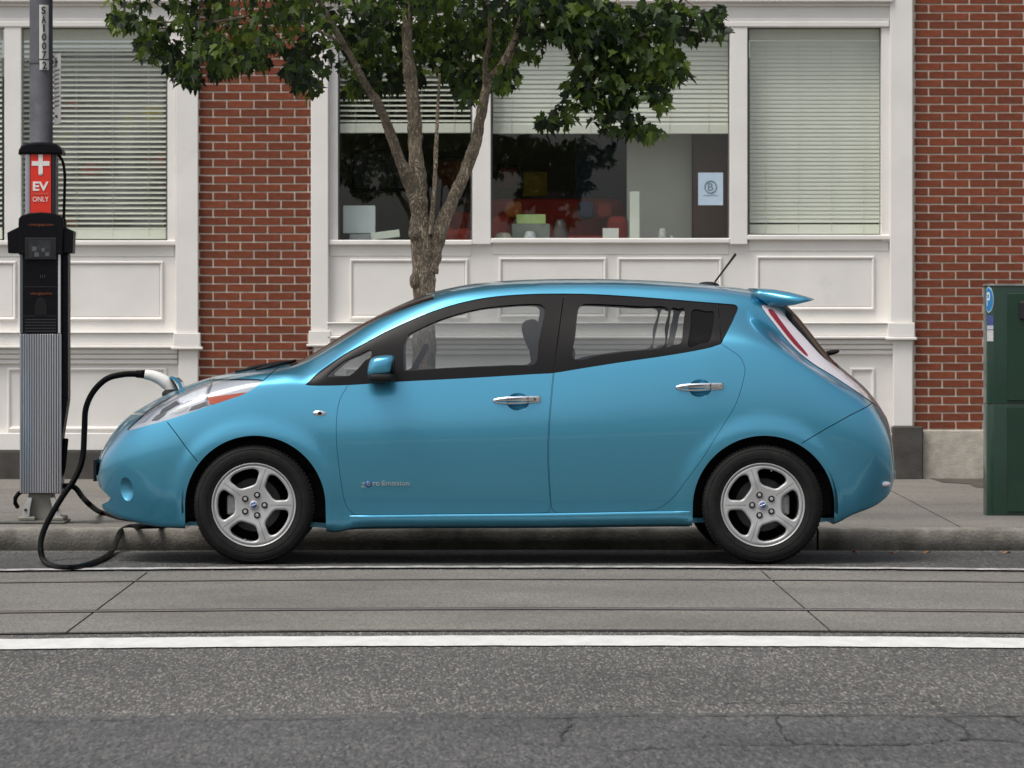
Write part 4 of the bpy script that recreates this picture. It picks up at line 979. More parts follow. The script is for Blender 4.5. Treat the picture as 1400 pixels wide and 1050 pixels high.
h1, q1 = handle((0, 0), doorf); handle((250, -18), doorr)
k = W(731.5, 546, q1.y - .03)
MB().lathe([(0, -.001), (.006, -.001), (.006, .004)], (k.x, q1.y - .0255, k.z), 'Y', 16).build('key_lock', M_BRAKE, h1)
# --- side repeater, badge
p = SPt(437, 565); rp = MB().sup(p + Vector((0, .002, 0)), (.038, .012, .016), 1, 1).build('side_repeater', M_CHROME, car)
MB().sup(p + Vector((.001, -.005, 0)), (.013, .008, .010), 1, 1).build('repeater_bulb', M_TRIM, rp)
def badge(txt, x0, x1, yc, hpx, mt, nm):
    a = SPt((x0 + x1) / 2, yc); text_obj(nm, txt, (a.x, a.y - .003, a.z), (x1 - x0) / 257.8, hpx / 257.8, mt, doorf, depth=.005, bold=.012)
badge('Z', 493.5, 499.5, 663, 6.5, M_CHROME, 'badge_letter'); badge('ro', 509.5, 519.5, 661.6, 5, M_CHROME, 'badge_letter'); badge('Emission', 522, 560, 660.6, 6.2, M_CHROME, 'badge_letter')
a = SPt(504, 661.8)
em = MB().lathe([(0, -.006), (.012, -.006), (.0165, -.003), (.0165, .003)], (a.x, a.y, a.z), 'Y', 28).build('badge_emblem', M_BLUEBADGE, doorf)
text_obj('emblem_letter', 'e', (a.x, a.y - .0075, a.z), .019, .018, M_CHROME, em, depth=.003)
# --- plate at the nose, rear reflector
p = W(134, 642, CY); MB().box(p.x - .012, p.x + .002, CY - .20, CY + .20, p.z - .06, p.z + .06, .003).build('number_plate', M_BLACK, car)
p = SPt(1211, 662); rl = MB().sup((p.x - .008, p.y + .006, p.z), (.034, .035, .017), .8, .8).build('rear_marker', M_TAILWHITE, car)
MB().sup((p.x - .022, p.y - .006, p.z - .002), (.012, .02, .010), .8, .8).build('red_reflector', M_RED, rl)
# --- charge port lid in the nose
V = []; lidp = [(236, 514), (243, 516), (249, 522), (252, 531)]
for y_ in (CY - .13, CY + .13):
    for a, b_ in lidp: q = W(a, b_, CY); V.append((q.x, y_, q.z))
    for a, b_ in lidp[::-1]: q = W(a - 4, b_ + 3, CY); V.append((q.x, y_, q.z))
n = 8; F = [(k, (k + 1) % n, (k + 1) % n + n, k + n) for k in range(n)] + [tuple(range(n - 1, -1, -1)), tuple(range(n, 2 * n))]
mk('charge_port_lid', V, F, M_PAINT, car)
p = W(234, 537, CY); MB().sup((p.x, CY, p.z - .01), (.05, .12, .03), .8, .8).build('charge_port', M_BLACK, car)

# --- underbody, wells, cabin
x_f, x_r = WF.x, WR.x
m = MB(); m.box(x_f + .40, x_r - .40, CY - .80, CY + .80, .215, .30, .02); m.box(X0 + .35, x_f - .1, CY - .5, CY + .5, .25, .36, .02); m.box(x_f - .4, x_f + .45, CY - .55, CY + .55, .22, .5, .02); m.box(x_r - .45, X1 - .35, CY - .55, CY + .55, .24, .5, .02)
m.build('underbody', M_BLACK, car)
def well(cx, cz, sgn):
    V, F = [], []; r = .395; n = 30
    for k in range(n + 1):
        a = -R(6) + (math.pi + R(12)) * k / n
        for y_ in (.845, .50): V.append((cx + r * math.cos(a), CY + sgn * y_, cz + r * math.sin(a)))
    for k in range(n): F.append((2 * k, 2 * k + 1, 2 * k + 3, 2 * k + 2))
    F.append(tuple(2 * k + 1 for k in range(n + 1)))
    mk('wheel_well', V, F, M_BLACK, car)
for sg in (-1, 1):
    well(ARF[0][0] * .5 + ARF[-1][0] * .5, W(0, 692, 0).z, sg); well(ARR[0][0] * .5 + ARR[-1][0] * .5, W(0, 693, 0).z, sg)
def seat(px, yc, rear=False):
    q = W(px, 497, yc)
    rot = Matrix.Rotation(R(16), 3, 'Y')
    st = MB().sup((q.x, yc, q.z - .22), (.075, .24 if not rear else .62, .34), .45, .45, rot=rot).build('seat_back', M_INT, car)
    m = MB().sup((q.x - .27, yc, q.z - .50), (.27, .25 if not rear else .62, .085), .5, .5); m.build('seat_cushion', M_INT, st)
    if not rear:
        h_ = W(729, 461, yc); MB().sup(h_, (.050, .135, .098), .75, .6, rot=Matrix.Rotation(R(-14), 3, 'Y'), fn=lambda v: Vector((v.x * (1 + 2.2 * v.z) , v.y, v.z))).build('headrest', M_INT, st)
        MB().tube([h_ + Vector((.01, 0, -.05)), h_ + Vector((.03, 0, -.2))], .035, 10).build('headrest_post', M_INT, st)
    else:
        for dy in (-.4, .4): MB().sup((q.x + .085, yc + dy, q.z + .115), (.05, .12, .08), .6, .6, rot=rot).build('headrest', M_INT, st)
seat(750, CY - .37); seat(750, CY + .37); seat(958, CY, True)
d = W(500, 530, CY); MB().sup((d.x - .06, CY, d.z - .02), (.26, .72, .085), .5, .4).build('dashboard', M_INT, car)
q = W(562, 500, CY - .37)
sw = MB(); ang = Matrix.Rotation(R(-62), 3, 'Y')
ring = [q + ang @ Vector((.175 * math.cos(t), .175 * math.sin(t), 0)) + Vector((.0, 0, -.05)) for t in [2 * math.pi * k / 28 for k in range(29)]]
sw.tube(ring, .016, 8, cap=False); sw.sup(q + Vector((0, 0, -.05)), (.04, .16, .03), 1, 1, rot=ang); sw.build('steering_wheel', M_INT, car)

# --- wheels
from mathutils.geometry import delaunay_2d_cdt
def inside(P, x, y):
    r = False; n = len(P)
    for i in range(n):
        (x1, y1), (x2, y2) = P[i], P[i - 1]
        if (y1 > y) != (y2 > y) and x < (x2 - x1) * (y - y1) / (y2 - y1) + x1: r = not r
    return r
def holed_plate(outer, holes, depth, bev):
    """plate in x,y (z = 0 at its face, growing backwards) with rounded edges"""
    loops = [outer] + holes; ins = [grow(outer, -bev)] + [grow(h, bev) for h in holes]
    pts = [p for l in ins for p in l]; edges = []; o = 0
    for l in ins: n = len(l); edges += [(o + i, o + (i + 1) % n) for i in range(n)]; o += n
    g = .011; r = max(math.hypot(*p) for p in outer); k = int(r / g) + 1
    for i in range(-k, k + 1):
        for j in range(-k, k + 1):
            x, y = i * g + (.5 * g if j % 2 else 0), j * g * .87
            if inside(ins[0], x, y) and not any(inside(h, x, y) for h in ins[1:]) and min(math.hypot(x - p[0], y - p[1]) for p in pts[:o]) > .005: pts.append((x, y))
    V, E, F, *_ = delaunay_2d_cdt([Vector(p) for p in pts], edges, [], 0, 1e-6)
    vs = [(v.x, v.y, 0) for v in V]; fs = []; smf = []
    for f in F:
        cx_ = sum(V[i].x for i in f) / len(f); cy_ = sum(V[i].y for i in f) / len(f)
        if inside(ins[0], cx_, cy_) and not any(inside(h, cx_, cy_) for h in ins[1:]): fs.append(tuple(reversed(f))); smf.append(True)
    for l, i_ in zip(loops, ins):
        n = len(l); b0 = len(vs); lev = [(1, 0), (.62, .10), (.30, .30), (.08, .62), (0, 1.0)]
        for t, d in lev: vs += [(a[0] + (b[0] - a[0]) * t, a[1] + (b[1] - a[1]) * t, d * bev) for a, b in zip(l, i_)]
        vs += [(a[0], a[1], depth) for a in l]
        for j in range(len(lev)):
            for q in range(n): fs.append((b0 + j * n + q, b0 + j * n + (q + 1) % n, b0 + (j + 1) * n + (q + 1) % n, b0 + (j + 1) * n + q)); smf.append(True)
    return vs, fs, smf
def make_wheel(c, rot0):
    root = empty('wheel', c, parent=car)
    yo = c.y
    r, wdt = .3195, .205
    m = MB(); m.lathe([(.214, .018), (.2225, .004), (.232, -.002), (.246, -.006), (.262, -.010), (.278, -.0095), (.290, -.006), (.300, .001), (.3085, .012), (.3150, .026), (.3180, .04), (.3195, .06), (.3195, .145), (.318, .165), (.31, .19), (.29, .205), (.25, .21), (.214, .19)], c, 'Y', 96)
    tyre = m.build('tyre', M_RUB, root)
    for rr, yy in ((.2525, -.0085), (.2965, -.0035)):
        MB().lathe([(rr - .0015, yy + .002), (rr - .0012, yy - .0016), (rr + .0012, yy - .0016), (rr + .0015, yy + .002)], c, 'Y', 96).build('sidewall_ring', M_RUB, tyre)
    tm = MB()
    for k in range(90):                    # tread blocks on the shoulder
        a = 2 * math.pi * k / 90
        cx, cz = c.x + .3140 * math.cos(a), c.z + .3140 * math.sin(a)
        tm.box(cx - .006, cx + .006, yo + .022, yo + .06, cz - .0045, cz + .0045, 0, rot=Matrix.Rotation(-a, 3, 'Y'))
    tm.build('tread', M_RUB, tyre)
    m = MB(); m.lathe([(.2235, .012), (.2245, .004), (.2225, -.001), (.2195, -.001), (.2155, .004), (.2110, .016), (.2010, .035), (.1950, .07), (.192, .17)], c, 'Y', 80)
    m.build('rim', M_ALLOY, root)
    n = 72; out = [(.2130 * math.cos(2 * math.pi * k / n), .2130 * math.sin(2 * math.pi * k / n)) for k in range(n)]
    polys = [out]
    for k in range(5):
        a0 = rot0 + k * R(72); P = []
        dl = lambda q, hw: math.asin(hw / q)
        for t in np.linspace(0.12, .86, 3):
            q = .100 + (.193 - .100) * t; a = a0 + dl(q, .0245 + .003 * t); P.append((q, a))
        ai, ao = P[0][1], P[-1][1]; ei = a0 + R(72) - dl(.100, .0245); eo = a0 + R(72) - dl(.193, .0275)
        for t in np.linspace(.16, .84, 5): P.append((.193, ao + (eo - ao) * t))
        for t in np.linspace(.86, .12, 3):
            q = .100 + (.193 - .100) * t; P.append((q, a0 + R(72) - dl(q, .0245 + .003 * t)))
        P.append((.101, .5 * (ai + ei)))
        pts = [(q * math.cos(a), q * math.sin(a)) for q, a in P]
        polys.append([tuple(p) for p in chaikin(pts, 3)])
    vs, fs, smf = holed_plate(polys[0], polys[1:], .032, .0105)
    def dishy(q): return .004 + .009 * math.exp(-(q / .075) ** 2) - .004 * math.exp(-((q - .135) / .04) ** 2)
    vs = [(c.x + v[0], yo + v[2] + dishy(math.hypot(v[0], v[1])), c.z + v[1]) for v in vs]
    sp = mk('spokes', vs, fs, M_ALLOY, root, smf)
    for k in range(5):                     # a crease down each spoke
        a = rot0 + k * R(72); pt = lambda q: Vector((c.x + q * math.cos(a), yo + dishy(q) + .0002, c.z + q * math.sin(a)))
        MB().tube([pt(q) for q in np.linspace(.088, .200, 9)], .0011, 6).build('spoke_crease', M_BRAKE, sp)
    for k in range(5):
        a = rot0 + k * R(72); bx_, bz_ = c.x + .0565 * math.cos(a), c.z + .0565 * math.sin(a)
        nut = MB().lathe([(.0175, .010), (.0175, -.0005), (.0155, -.0015), (.0150, .004), (.0, .004)], (bx_, yo + .003, bz_), 'Y', 20).build('wheel_nut', M_BRAKE, root)
        MB().lathe([(.0098, .008), (.0098, -.004), (.008, -.006), (0, -.006)], (bx_, yo + .003, bz_), 'Y', 6, smooth=False).build('nut_head', M_ALLOY, nut)
    cap = MB().lathe([(.024, .012), (.024, -.002), (.022, -.004), (.0, -.005)], (c.x, yo + .003, c.z), 'Y', 32).build('centre_cap', M_ALLOY, root)
    MB().lathe([(.0165, .004), (.0165, -.0025), (.014, -.004), (.0, -.0045)], (c.x, yo - .001, c.z), 'Y', 28).build('cap_emblem', M_BLUEBADGE, cap)
    MB().box(c.x - .015, c.x + .015, yo - .0075, yo - .003, c.z - .0028, c.z + .0028, .001, rot=Matrix.Rotation(R(-20), 3, 'Y')).build('cap_bar', M_CHROME, cap)
    MB().lathe([(.0, .075), (.07, .075), (.071, .085), (.140, .085), (.142, .088), (.142, .110), (.0, .110)], c, 'Y', 48).build('brake_disc', M_BRAKE, root)
    sg = -1 if rot0 == 0 else 1
    ca = MB(); ca.box(c.x + sg * .115 - .03, c.x + sg * .115 + .03, yo + .045, yo + .12, c.z - .055, c.z + .055, .014, 2); ca.build('brake_caliper', mat('caliper_grey', (.30, .30, .30), .5, .5, var=.2, scale=30), root)
    MB().lathe([(.0, .19), (.2, .19), (.2, .195), (0, .195)], c, 'Y', 40).build('wheel_back', M_BLACK, root)
    vx, vz = c.x + .188 * math.cos(R(-104) + rot0), c.z + .188 * math.sin(R(-104) + rot0)
    MB().tube([(vx, yo + .03, vz), (vx, yo + .006, vz)], .004, 8).build('valve', M_CHROME, root)
    return root
def copy_tree(o, parent=None):
    c_ = o.copy(); C.objects.link(c_); c_.parent = parent
    for ch in o.children: copy_tree(ch, c_)
    return c_
for hub, a in ((WF, 0), (WR, math.pi)):
    c_ = Vector((hub.x, 0.0, .3195)); wh = make_wheel(c_, a)
    c2 = copy_tree(wh, car); c2.location = Vector((hub.x, 2 * CY, .3195)) - wloc(car); c2.rotation_euler = (0, 0, math.pi)
print('car done', round(_t.time() - _t0, 1))
# ================================================================ CHARGING POST, POLE, BOX, THINGS IN THE SHOP WINDOW
M_GALV = mat('galvanised_steel', (.105, .108, .122), .6, .2, var=.22, scale=7, bump=.15, bscale=40, dirt=((.17, .175, .19), 5, .52, .6))
M_STICK = mat('sticker_white', (.66, .66, .63), .5, var=.06, scale=30); M_INK = mat('black_ink', (.012, .012, .013), .5)
M_SIGNRED = mat('sign_red', (.74, .030, .012), .4); M_SIGNW = mat('sign_white', (.82, .80, .76), .5)
M_SILV = mat('brushed_aluminium', (.50, .50, .53), .30, .8, var=.08, scale=6, stretch=(1, 1, .05)); M_CPB = mat('charger_black', (.006, .006, .008), .4, var=.2, scale=30, spec=.12)
M_ORANGE = mat('orange_print', (.22, .055, .012), .5); M_GREYP = mat('grey_print', (.10, .10, .11), .5)
YC = 2.84
def cyl(px0, px1, yt, yb, Y): a, b = W(px0, yt, Y), W(px1, yb, Y); return (a.x + b.x) / 2, (b.x - a.x) / 2, b.z, a.z
pole = empty('steel_pole', (W(56, 700, YC + .11).x, YC + .11, KZ), 'grey galvanised steel pole with a stacked number sticker rising above the charging post', 'pole')
cx, r, z0, z1 = cyl(40, 72.5, 0, 195, YC + .11); r_ = r
m = MB(); m.lathe([(r, KZ), (r, 1.0), (r, 2.31), (r + .001, 2.312), (r + .001, 2.32), (r * .99, 2.325), (r * .97, 3.4), (r * .85, 6.5), (0, 6.5)], (cx, YC + .11, 0), 'Z', 36); m.build('shaft', M_GALV, pole)
yf = YC + .11 - r * .93
bt = W(0, 84, yf).z
m = MB(); m.lathe([(r + .003, bt - .009), (r + .003, bt + .009)], (cx, YC + .11, 0), 'Z', 36); m.tube([(cx - r - .003, YC + .07, bt), (cx - r - .02, YC + .06, bt)], .006, 8); m.build('strap', M_GALV, pole)
st0, st1 = W(53.5, 6, yf - .012), W(66, 96.5, yf - .012)
def arcplate(name, x0, x1, zb_, zt_, mt, par):
    V, F = [], []; n = 8
    for k in range(n + 1):
        x = x0 + (x1 - x0) * k / n; y = YC + .11 - math.sqrt(max(1e-6, (r + .002) ** 2 - (x - cx) ** 2))
        V += [(x, y - .0015, zb_), (x, y - .0015, zt_)]
    for k in range(n): F.append((2 * k, 2 * k + 2, 2 * k + 3, 2 * k + 1))
    return mk(name, V, F, mt, par, True)
sn = arcplate('number_sticker', st0.x, st1.x, W(0, 80.5, yf).z, W(0, 6.5, yf).z, M_STICK, pole); sn2 = arcplate('number_sticker', st0.x + .002, st1.x + .002, W(0, 95.5, yf).z, W(0, 82.5, yf).z, M_STICK, pole)
for k, ch in enumerate('SAI0072'):
    py = 14.2 + 12.2 * k + (2 if k == 6 else 0); q = W(59.8 + .22 * k, py, yf)
    text_obj('number_letter', ch, (q.x, YC + .11 - r - .007, q.z), (2.4 if ch == 'I' else 6.0) / 232, 10.2 / 232, M_INK, sn2 if k == 6 else sn, depth=.004, bold=.018)
# street sign seen almost edge on
sg = empty('parking_sign', W(74, 170, YC + .02), 'small white notice plate seen almost edge-on, strapped to the steel pole', 'sign')
a, b = W(73, 75, YC + .05), W(86, 172, YC - .1); ang = math.atan2(.26, b.x - a.x)
rot = Matrix.Rotation(-R(75), 3, 'Z'); hw = .118; cz_ = (W(0, 74, YC).z + W(0, 170, YC).z) / 2; hz = (W(0, 74, YC).z - W(0, 170, YC).z) / 2
Lx = .21; ctr = Vector(((W(73, 0, YC).x + W(85.5, 0, YC).x) / 2, YC - .03, cz_))
rz = -math.acos(min(1, (W(85.5, 0, YC).x - W(73, 0, YC).x) / Lx)); RM = Matrix.Rotation(rz, 3, 'Z')
RM = Matrix.Rotation(-rz, 3, 'Z') if False else RM
def sgbox(u0, u1, v0, v1, d0, d1, nm, mt, par, bev=0):
    mm = MB().box(u0, u1, d0, d1, v0, v1, bev); mm.v = [ctr + RM @ v for v in mm.v]; return mm.build(nm, mt, par)
pl = sgbox(-Lx / 2, Lx / 2, -hz, hz, -.0015, .0015, 'sign_plate', mat('sign_plate_grey', (.40, .39, .39), .5, var=.08, scale=9), sg, .0008)
for v0 in (hz - .045, -hz + .045): 
    q = ctr + RM @ Vector((0, -.004, v0)); MB().sup(q, (.012, .012, .009), 1, 1, 12, 8).build('bolt', M_INK, sg)
for k in range(9): sgbox(-Lx * .38, Lx * (.36 - .05 * (k % 3)), hz - .10 - .026 * k, hz - .092 - .026 * k, -.003, -.0018, 'sign_line', M_GREYP, pl)
sgbox(-Lx * .40, -Lx * .05, hz - .075, hz - .02, -.003, -.0018, 'sign_mark', M_GREYP, pl)

# --- charging post
ch = empty('charging_station', (W(55, 700, YC).x, YC, KZ), 'black and silver charging post with red EV ONLY sign at the kerb', 'charging post')
def cb(name, a, b, c, d, yf, yb, mt, par=ch, bev=.006, seg=2):
    p, q = W(a, d, yf), W(b, c, yf); return MB().box(p.x, q.x, yf, yb, p.z, q.z, bev, seg).build(name, mt, par)
F0 = YC - .13
# cap
P = [(25, 211), (25.5, 205), (29, 199), (35, 196), (45, 194.6), (57, 194), (68, 194.6), (77, 197), (83, 202), (85.5, 207), (85.5, 211)]
cap_pts = [(W(a, b, F0).x, W(a, b, F0).z) for a, b in P]
plate('cap', [cap_pts], F0 - .01, .25, .014, M_CPB, ch)
# upper section: two aluminium columns, red sign between
cb('column', 34, 41.5, 209, 300, F0 + .01, YC + .1, M_SILV, bev=.01); cb('column', 70, 76, 209, 300, F0 + .012, YC + .1, mat('anodised_dark', (.05, .055, .065), .35, .8), bev=.01)
sgn = cb('sign_panel', 41.7, 69.8, 208, 300, F0 + .008, F0 + .05, M_SIGNRED, bev=.001)
q = W(55.4, 224, F0)
def cbar(a, b, c, d, nm='sign_cross'): return cb(nm, a, b, c, d, F0 + .005, F0 + .007, M_SIGNW, sgn, bev=0)
cbar(52.6, 58.4, 211.2, 237.5); cbar(43.5, 52.5, 220.3, 226.6); cbar(58.5, 67.6, 220.3, 226.6)
q = W(55.5, 237.5, F0 + .006); MB().lathe([(0, 0), (2.9 / 234, 0), (2.9 / 234, .002), (0, .002)], (q.x, F0 + .0052, q.z), 'Y', 24).build('sign_cross', M_SIGNW, sgn)
for tx, yy, wd, hh, bd, mt in (('EV', 254.6, 21.5, 12.6, .03, M_SIGNW), ('CHARGING', 265, 22, 2.2, 0, mat('sign_faint', (.78, .25, .18), .5)), ('ONLY', 272.3, 22, 6.8, 0, M_SIGNW)):
    q = W(55.6, yy, F0 + .005); text_obj('sign_text', tx, (q.x, F0 + .006, q.z), wd / 234, hh / 234, mt, sgn, depth=.003, bold=bd)
# head: black box with shoulders
hp = [(26, 348), (25.5, 310), (26, 299), (30, 294.5), (40, 291.5), (56, 290.2), (72, 291.5), (82, 294.5), (87, 299), (87.5, 310), (86, 348)]
plate('head', [[(W(a, b, F0).x, W(a, b, F0).z) for a, b in hp]], F0 - .028, .26, .008, M_CPB, ch)
for P in ([(10, 318), (27, 309.5), (27, 346), (11, 346)], [(86, 309.5), (100.5, 316), (99.5, 346), (86, 346)]):
    plate('shoulder', [[(W(a, b, F0).x, W(a, b, F0).z) for a, b in P]], F0 - .010, .20, .006, M_CPB, ch)
# body column
col = cb('body_column', 27, 83.5, 340, 675, F0, YC + .12, mat('charger_grey', (.07, .072, .08), .4, .6), bev=.01)
fp_ = cb('front_panel', 31.5, 79, 346, 456.5, F0 - .014, F0 + .002, M_CPB, bev=.003)
cb('edge_strip', 27.2, 31.2, 346, 456, F0 - .012, F0 + .003, mat('edge_grey', (.14, .15, .17), .35, .8), bev=.002); cb('edge_strip', 79.3, 82.8, 346, 456, F0 - .012, F0 + .003, mat('edge_bright', (.75, .75, .78), .25, .55), bev=.002)
for k in range(17):                                            # ribbed aluminium cladding
    a = 28.2 + k * 3.28; an_ = (k - 8) / 8; p, q = W(a, 674, F0), W(a + 2.6, 456.8, F0); hw_ = (q.x - p.x) / 2; mm = MB().box(-hw_, hw_, 0, .012, p.z, q.z, .002); RR = Matrix.Rotation(R(-26 * an_), 3, 'Z')
    mm.v = [RR @ Vector((v.x, v.y, 0)) + Vector(((p.x + q.x) / 2, F0 - .026 + .013 * an_ * an_, v.z)) for v in mm.v]; mm.build('rib', M_SILV, ch)
cb('cable_channel', 84, 93, 346, 545, F0 + .03, YC + .1, M_CPB, bev=.006)
m = MB(); a, b, c, d = W(84, 545, F0 + .03), W(93, 545, F0 + .03), W(84.5, 600, F0 + .03), W(84, 610, F0 + .03)
m.prism([(a.x, a.z), (d.x, d.z), (c.x, c.z), (b.x, b.z)], F0 + .03, YC + .1); m.build('cable_channel_tip', M_CPB, ch)
# head face details
scr = cb('screen_bezel', 34, 77, 325, 355, F0 - .033, F0 - .026, mat('bezel_black', (.006, .006, .007), .2, coat=.5), bev=.003)
cb('screen', 40, 69.5, 329, 352, F0 - .0345, F0 - .0325, mat('screen_grey', (.028, .030, .034), .15, var=.5, scale=25), scr, bev=.001)
for a, b, c, d in ((44, 50, 337, 343), (57, 61, 339, 344), (62, 67, 345, 350), (47, 53, 345, 351)): cb('screen_mark', a, b, c, d, F0 - .0362, F0 - .0350, M_GREYP, scr, bev=0)
for yy, wd, par, y_ in ((307.5, 36, ch, F0 - .0295), (401.5, 31, fp_, F0 - .016)):
    q = W(56, yy, F0 - .03); text_obj('maker_text', '-chargepoint-', (q.x, y_, q.z), wd / 234, 4.6 / 234, M_ORANGE, par, depth=.002)
cb('panel_seam', 32, 78.5, 391.4, 392.6, F0 - .0155, F0 - .013, mat('seam', (.003, .003, .003), .6), fp_, bev=0); cb('panel_seam', 32, 78.5, 431.4, 432.6, F0 - .0155, F0 - .013, mat('seam', (.003, .003, .003), .6), fp_, bev=0)
for k in range(5): cb('vent_slot', 34, 76.5, 436 + 4 * k, 437.6 + 4 * k, F0 - .0155, F0 - .013, mat('slot', (.02, .02, .022), .4), fp_, bev=0)
for k in range(3):
    q = W(54.5 + 3.2 * k, 378, F0 - .015); MB().tube([q + Vector((.009 * (1 - .3 * k) * math.cos(t) * .6, -.002, .009 * math.sin(t))) for t in np.linspace(-1.1, 1.1, 7)], .0013, 5).build('contactless_mark', M_GREYP, fp_)
hp = [(47.5, 431), (47.5, 418), (50, 409.5), (56, 406.5), (62, 409.5), (64.5, 418), (64.5, 431)]
plate('plug_holster', [[(W(a, b, F0 - .014).x, W(a, b, F0 - .014).z) for a, b in hp]], F0 - .0185, .004, .001, mat('holster', (.001, .001, .001), .9), fp_)
# feet and plate
M_CAST = mat('cast_steel', (.24, .23, .20), .6, .3, var=.25, scale=12, bump=.2, bscale=40); M_CAST2 = mat('zinc_bracket', (.50, .50, .48), .5, .5, var=.12, scale=20)
p0, p1 = W(-12, 717, YC - .20), W(88.5, 717, YC - .20)
MB().box(p0.x, p1.x, YC - .20, YC + .25, KZ + .003, KZ + .019, .003).build('base_plate', mat('plate_grey', (.15, .15, .13), .7, .2, var=.2, scale=10), ch)
m = MB(); a, b = W(36, 0, YC - .1), W(78, 0, YC - .1); zt = W(0, 675, YC - .1).z
m.prism([(W(34, 0, YC).x, KZ + .018), (W(41, 0, YC).x, zt), (W(73, 0, YC).x, zt), (W(80, 0, YC).x, KZ + .018)], YC - .10, YC + .10); m.build('foot_casting', M_CAST, ch)
for s_, x_ in ((-1, 38), (1, 75)):
    m = MB(); P = [(x_ + s_ * -6, 681), (x_ + s_ * 0, 680), (x_ + s_ * 4, 690), (x_ + s_ * 8, 703), (x_ + s_ * 8, 707), (x_ + s_ * -2, 706), (x_ + s_ * -3, 695)]
    Q = [(W(u, v, YC - .15).x, W(u, v, YC - .15).z) for u, v in P]
    if s_ < 0: Q = Q[::-1]
    m.prism(Q, YC - .165, YC - .105); br = m.build('foot_bracket', M_CAST2, ch)
    q = W(x_ + s_ * 3, 697, YC - .17); MB().lathe([(0, -.006), (.009, -.006), (.009, .004)], (q.x, YC - .168, q.z), 'Y', 8).build('bolt', M_INK, br)
    q = W(x_ + s_ * 1, 710, YC - .14); MB().box(q.x - .05, q.x + .05, YC - .17, YC + .16, KZ + .019, q.z + .016, .006).build('foot_block', M_CAST, ch)
# cables: from the cap down the side; the charging lead to the car
M_CABLE = mat('black_cable', (.0025, .0025, .0025), .5, var=.2, scale=20, spec=.07)
cat3 = lambda P, n=8: catmull([tuple(p) for p in P], n, False)
MB().tube(cat3([W(77, 206, YC - .05), W(81, 213, YC - .08), W(86, 222, YC - .09), W(88.5, 240, YC - .09), (W(88, 270, YC - .09)), W(87.5, 300, YC - .09), W(90, 330, YC - .06), W(90, 350, YC - .05)]), .0085, 10).build('retractor_cable', M_CABLE, ch)
gz = KZ + .016; g0 = .018
def onwalk(px_, py_): Y = groundY(py_, gz); q = W(px_, py_, Y); return q
lead = [W(90, 600, YC - .02), W(86, 640, YC - .05), W(80, 662, YC + .02), W(96, 664.5, YC + .05), W(104, 668, YC), W(113, 680, YC - .08), W(124, 691, YC - .15)]
o1 = onwalk(138, 700.5); lead += [o1, onwalk(165, 707), onwalk(200, 712), onwalk(228, 715.5), onwalk(220, 718.3), onwalk(196, 719.3)]
lead += [W(178, 720.5, YK + .16), W(166, 726, YK + .02), W(160.5, 737, YK - .16), W(153, 753, 1.25), W(140, 764.0, groundY(764, g0)), W(118, 772.5, groundY(772.5, g0)), W(95, 776.5, groundY(776.5, g0)), W(72, 774.0, groundY(774, g0)), W(60, 766, .20), W(55.5, 750, .32), W(58, 731, .45), W(68, 708, .62), W(86, 678, .75), W(103, 653, .82), W(113, 625, .86), W(115.5, 585, CY), W(117.5, 558, CY), (W(128, 535, CY)), W(146, 518, CY), W(168, 512, CY), W(188, 511.3, CY)]
MB().tube(cat3(lead, 9), .0165, 12).build('charging_lead', M_CABLE, ch)
MB().tube([W(24, 693, YC + .02), W(21, 688, YC - .02), W(21, 681, YC - .03), W(25, 675, YC), W(33, 671, YC + .05)], .013, 10).build('spare_cable_loop', M_CABLE, ch)
pg = MB().tube(cat3([W(187, 511.3, CY), W(193, 511.3, CY), W(199, 511.8, CY)]), [.021] * 3 + [.024] * 14, 16) if False else MB().tube([W(186, 511.3, CY), W(199, 511.8, CY)], [.020, .024], 16)
cp = pg.build('plug_collar', M_CABLE, ch)
MB().tube(cat3([W(198, 511.8, CY), W(208, 513.5, CY), W(221, 519, CY), W(231, 527, CY), W(236, 537, CY)]), [.026 + .010 * min(1, k / 20) for k in range(33)], 16).build('plug_handle', M_WHITEPL, ch)
MB().tube(cat3([W(200, 508.6, CY), W(214, 510.5, CY), W(228, 516.5, CY), W(238, 526, CY), W(241, 532, CY)]), .007, 8).build('plug_latch', M_SILV, ch)

# --- parking box
YB = groundY(705, KZ)
M_GREEN = mat('dark_green_metal', (.006, .034, .018), .36, .0, var=.15, scale=5, coat=.2, rvar=.06)
bx = empty('parking_pay_box', (W(1395, 705, YB).x, YB + .13, KZ), 'dark green metal parking pay box with round blue P sticker on the sidewalk', 'parking machine')
p, q = W(1349.5, 705, YB), W(1480, 391, YB)
def rr(x0, x1, y0, y1, rad, n=8):
    P = []
    for cx_, cy_, a0 in ((x1 - rad, y1 - rad, 0), (x0 + rad, y1 - rad, 90), (x0 + rad, y0 + rad, 180), (x1 - rad, y0 + rad, 270)):
        for k in range(n + 1): a = R(a0 + 90 * k / n); P.append((cx_ + rad * math.cos(a), cy_ + rad * math.sin(a)))
    return P
def vprism(P, z0, z1, nm, mt, par, bev=.004):
    m = MB(); n = len(P); rings = [(1, z0), (1, z1 - .01), (.985, z1)]; cxx = sum(a for a, b in P) / n; cyy = sum(b for a, b in P) / n; V, F = [], []
    for s_, z in rings: V += [(cxx + (a - cxx) * s_, cyy + (b - cyy) * s_, z) for a, b in P]
    for j in range(2):
        for k in range(n): F.append((j * n + k, j * n + (k + 1) % n, (j + 1) * n + (k + 1) % n, (j + 1) * n + k))
    m.add(V, F, True); m.add(V[2 * n:], [tuple(range(n))]); return m.build(nm, mt, par)
RB = rr(p.x, q.x, YB, YB + .26, .05)
zm = W(0, 552, YB).z
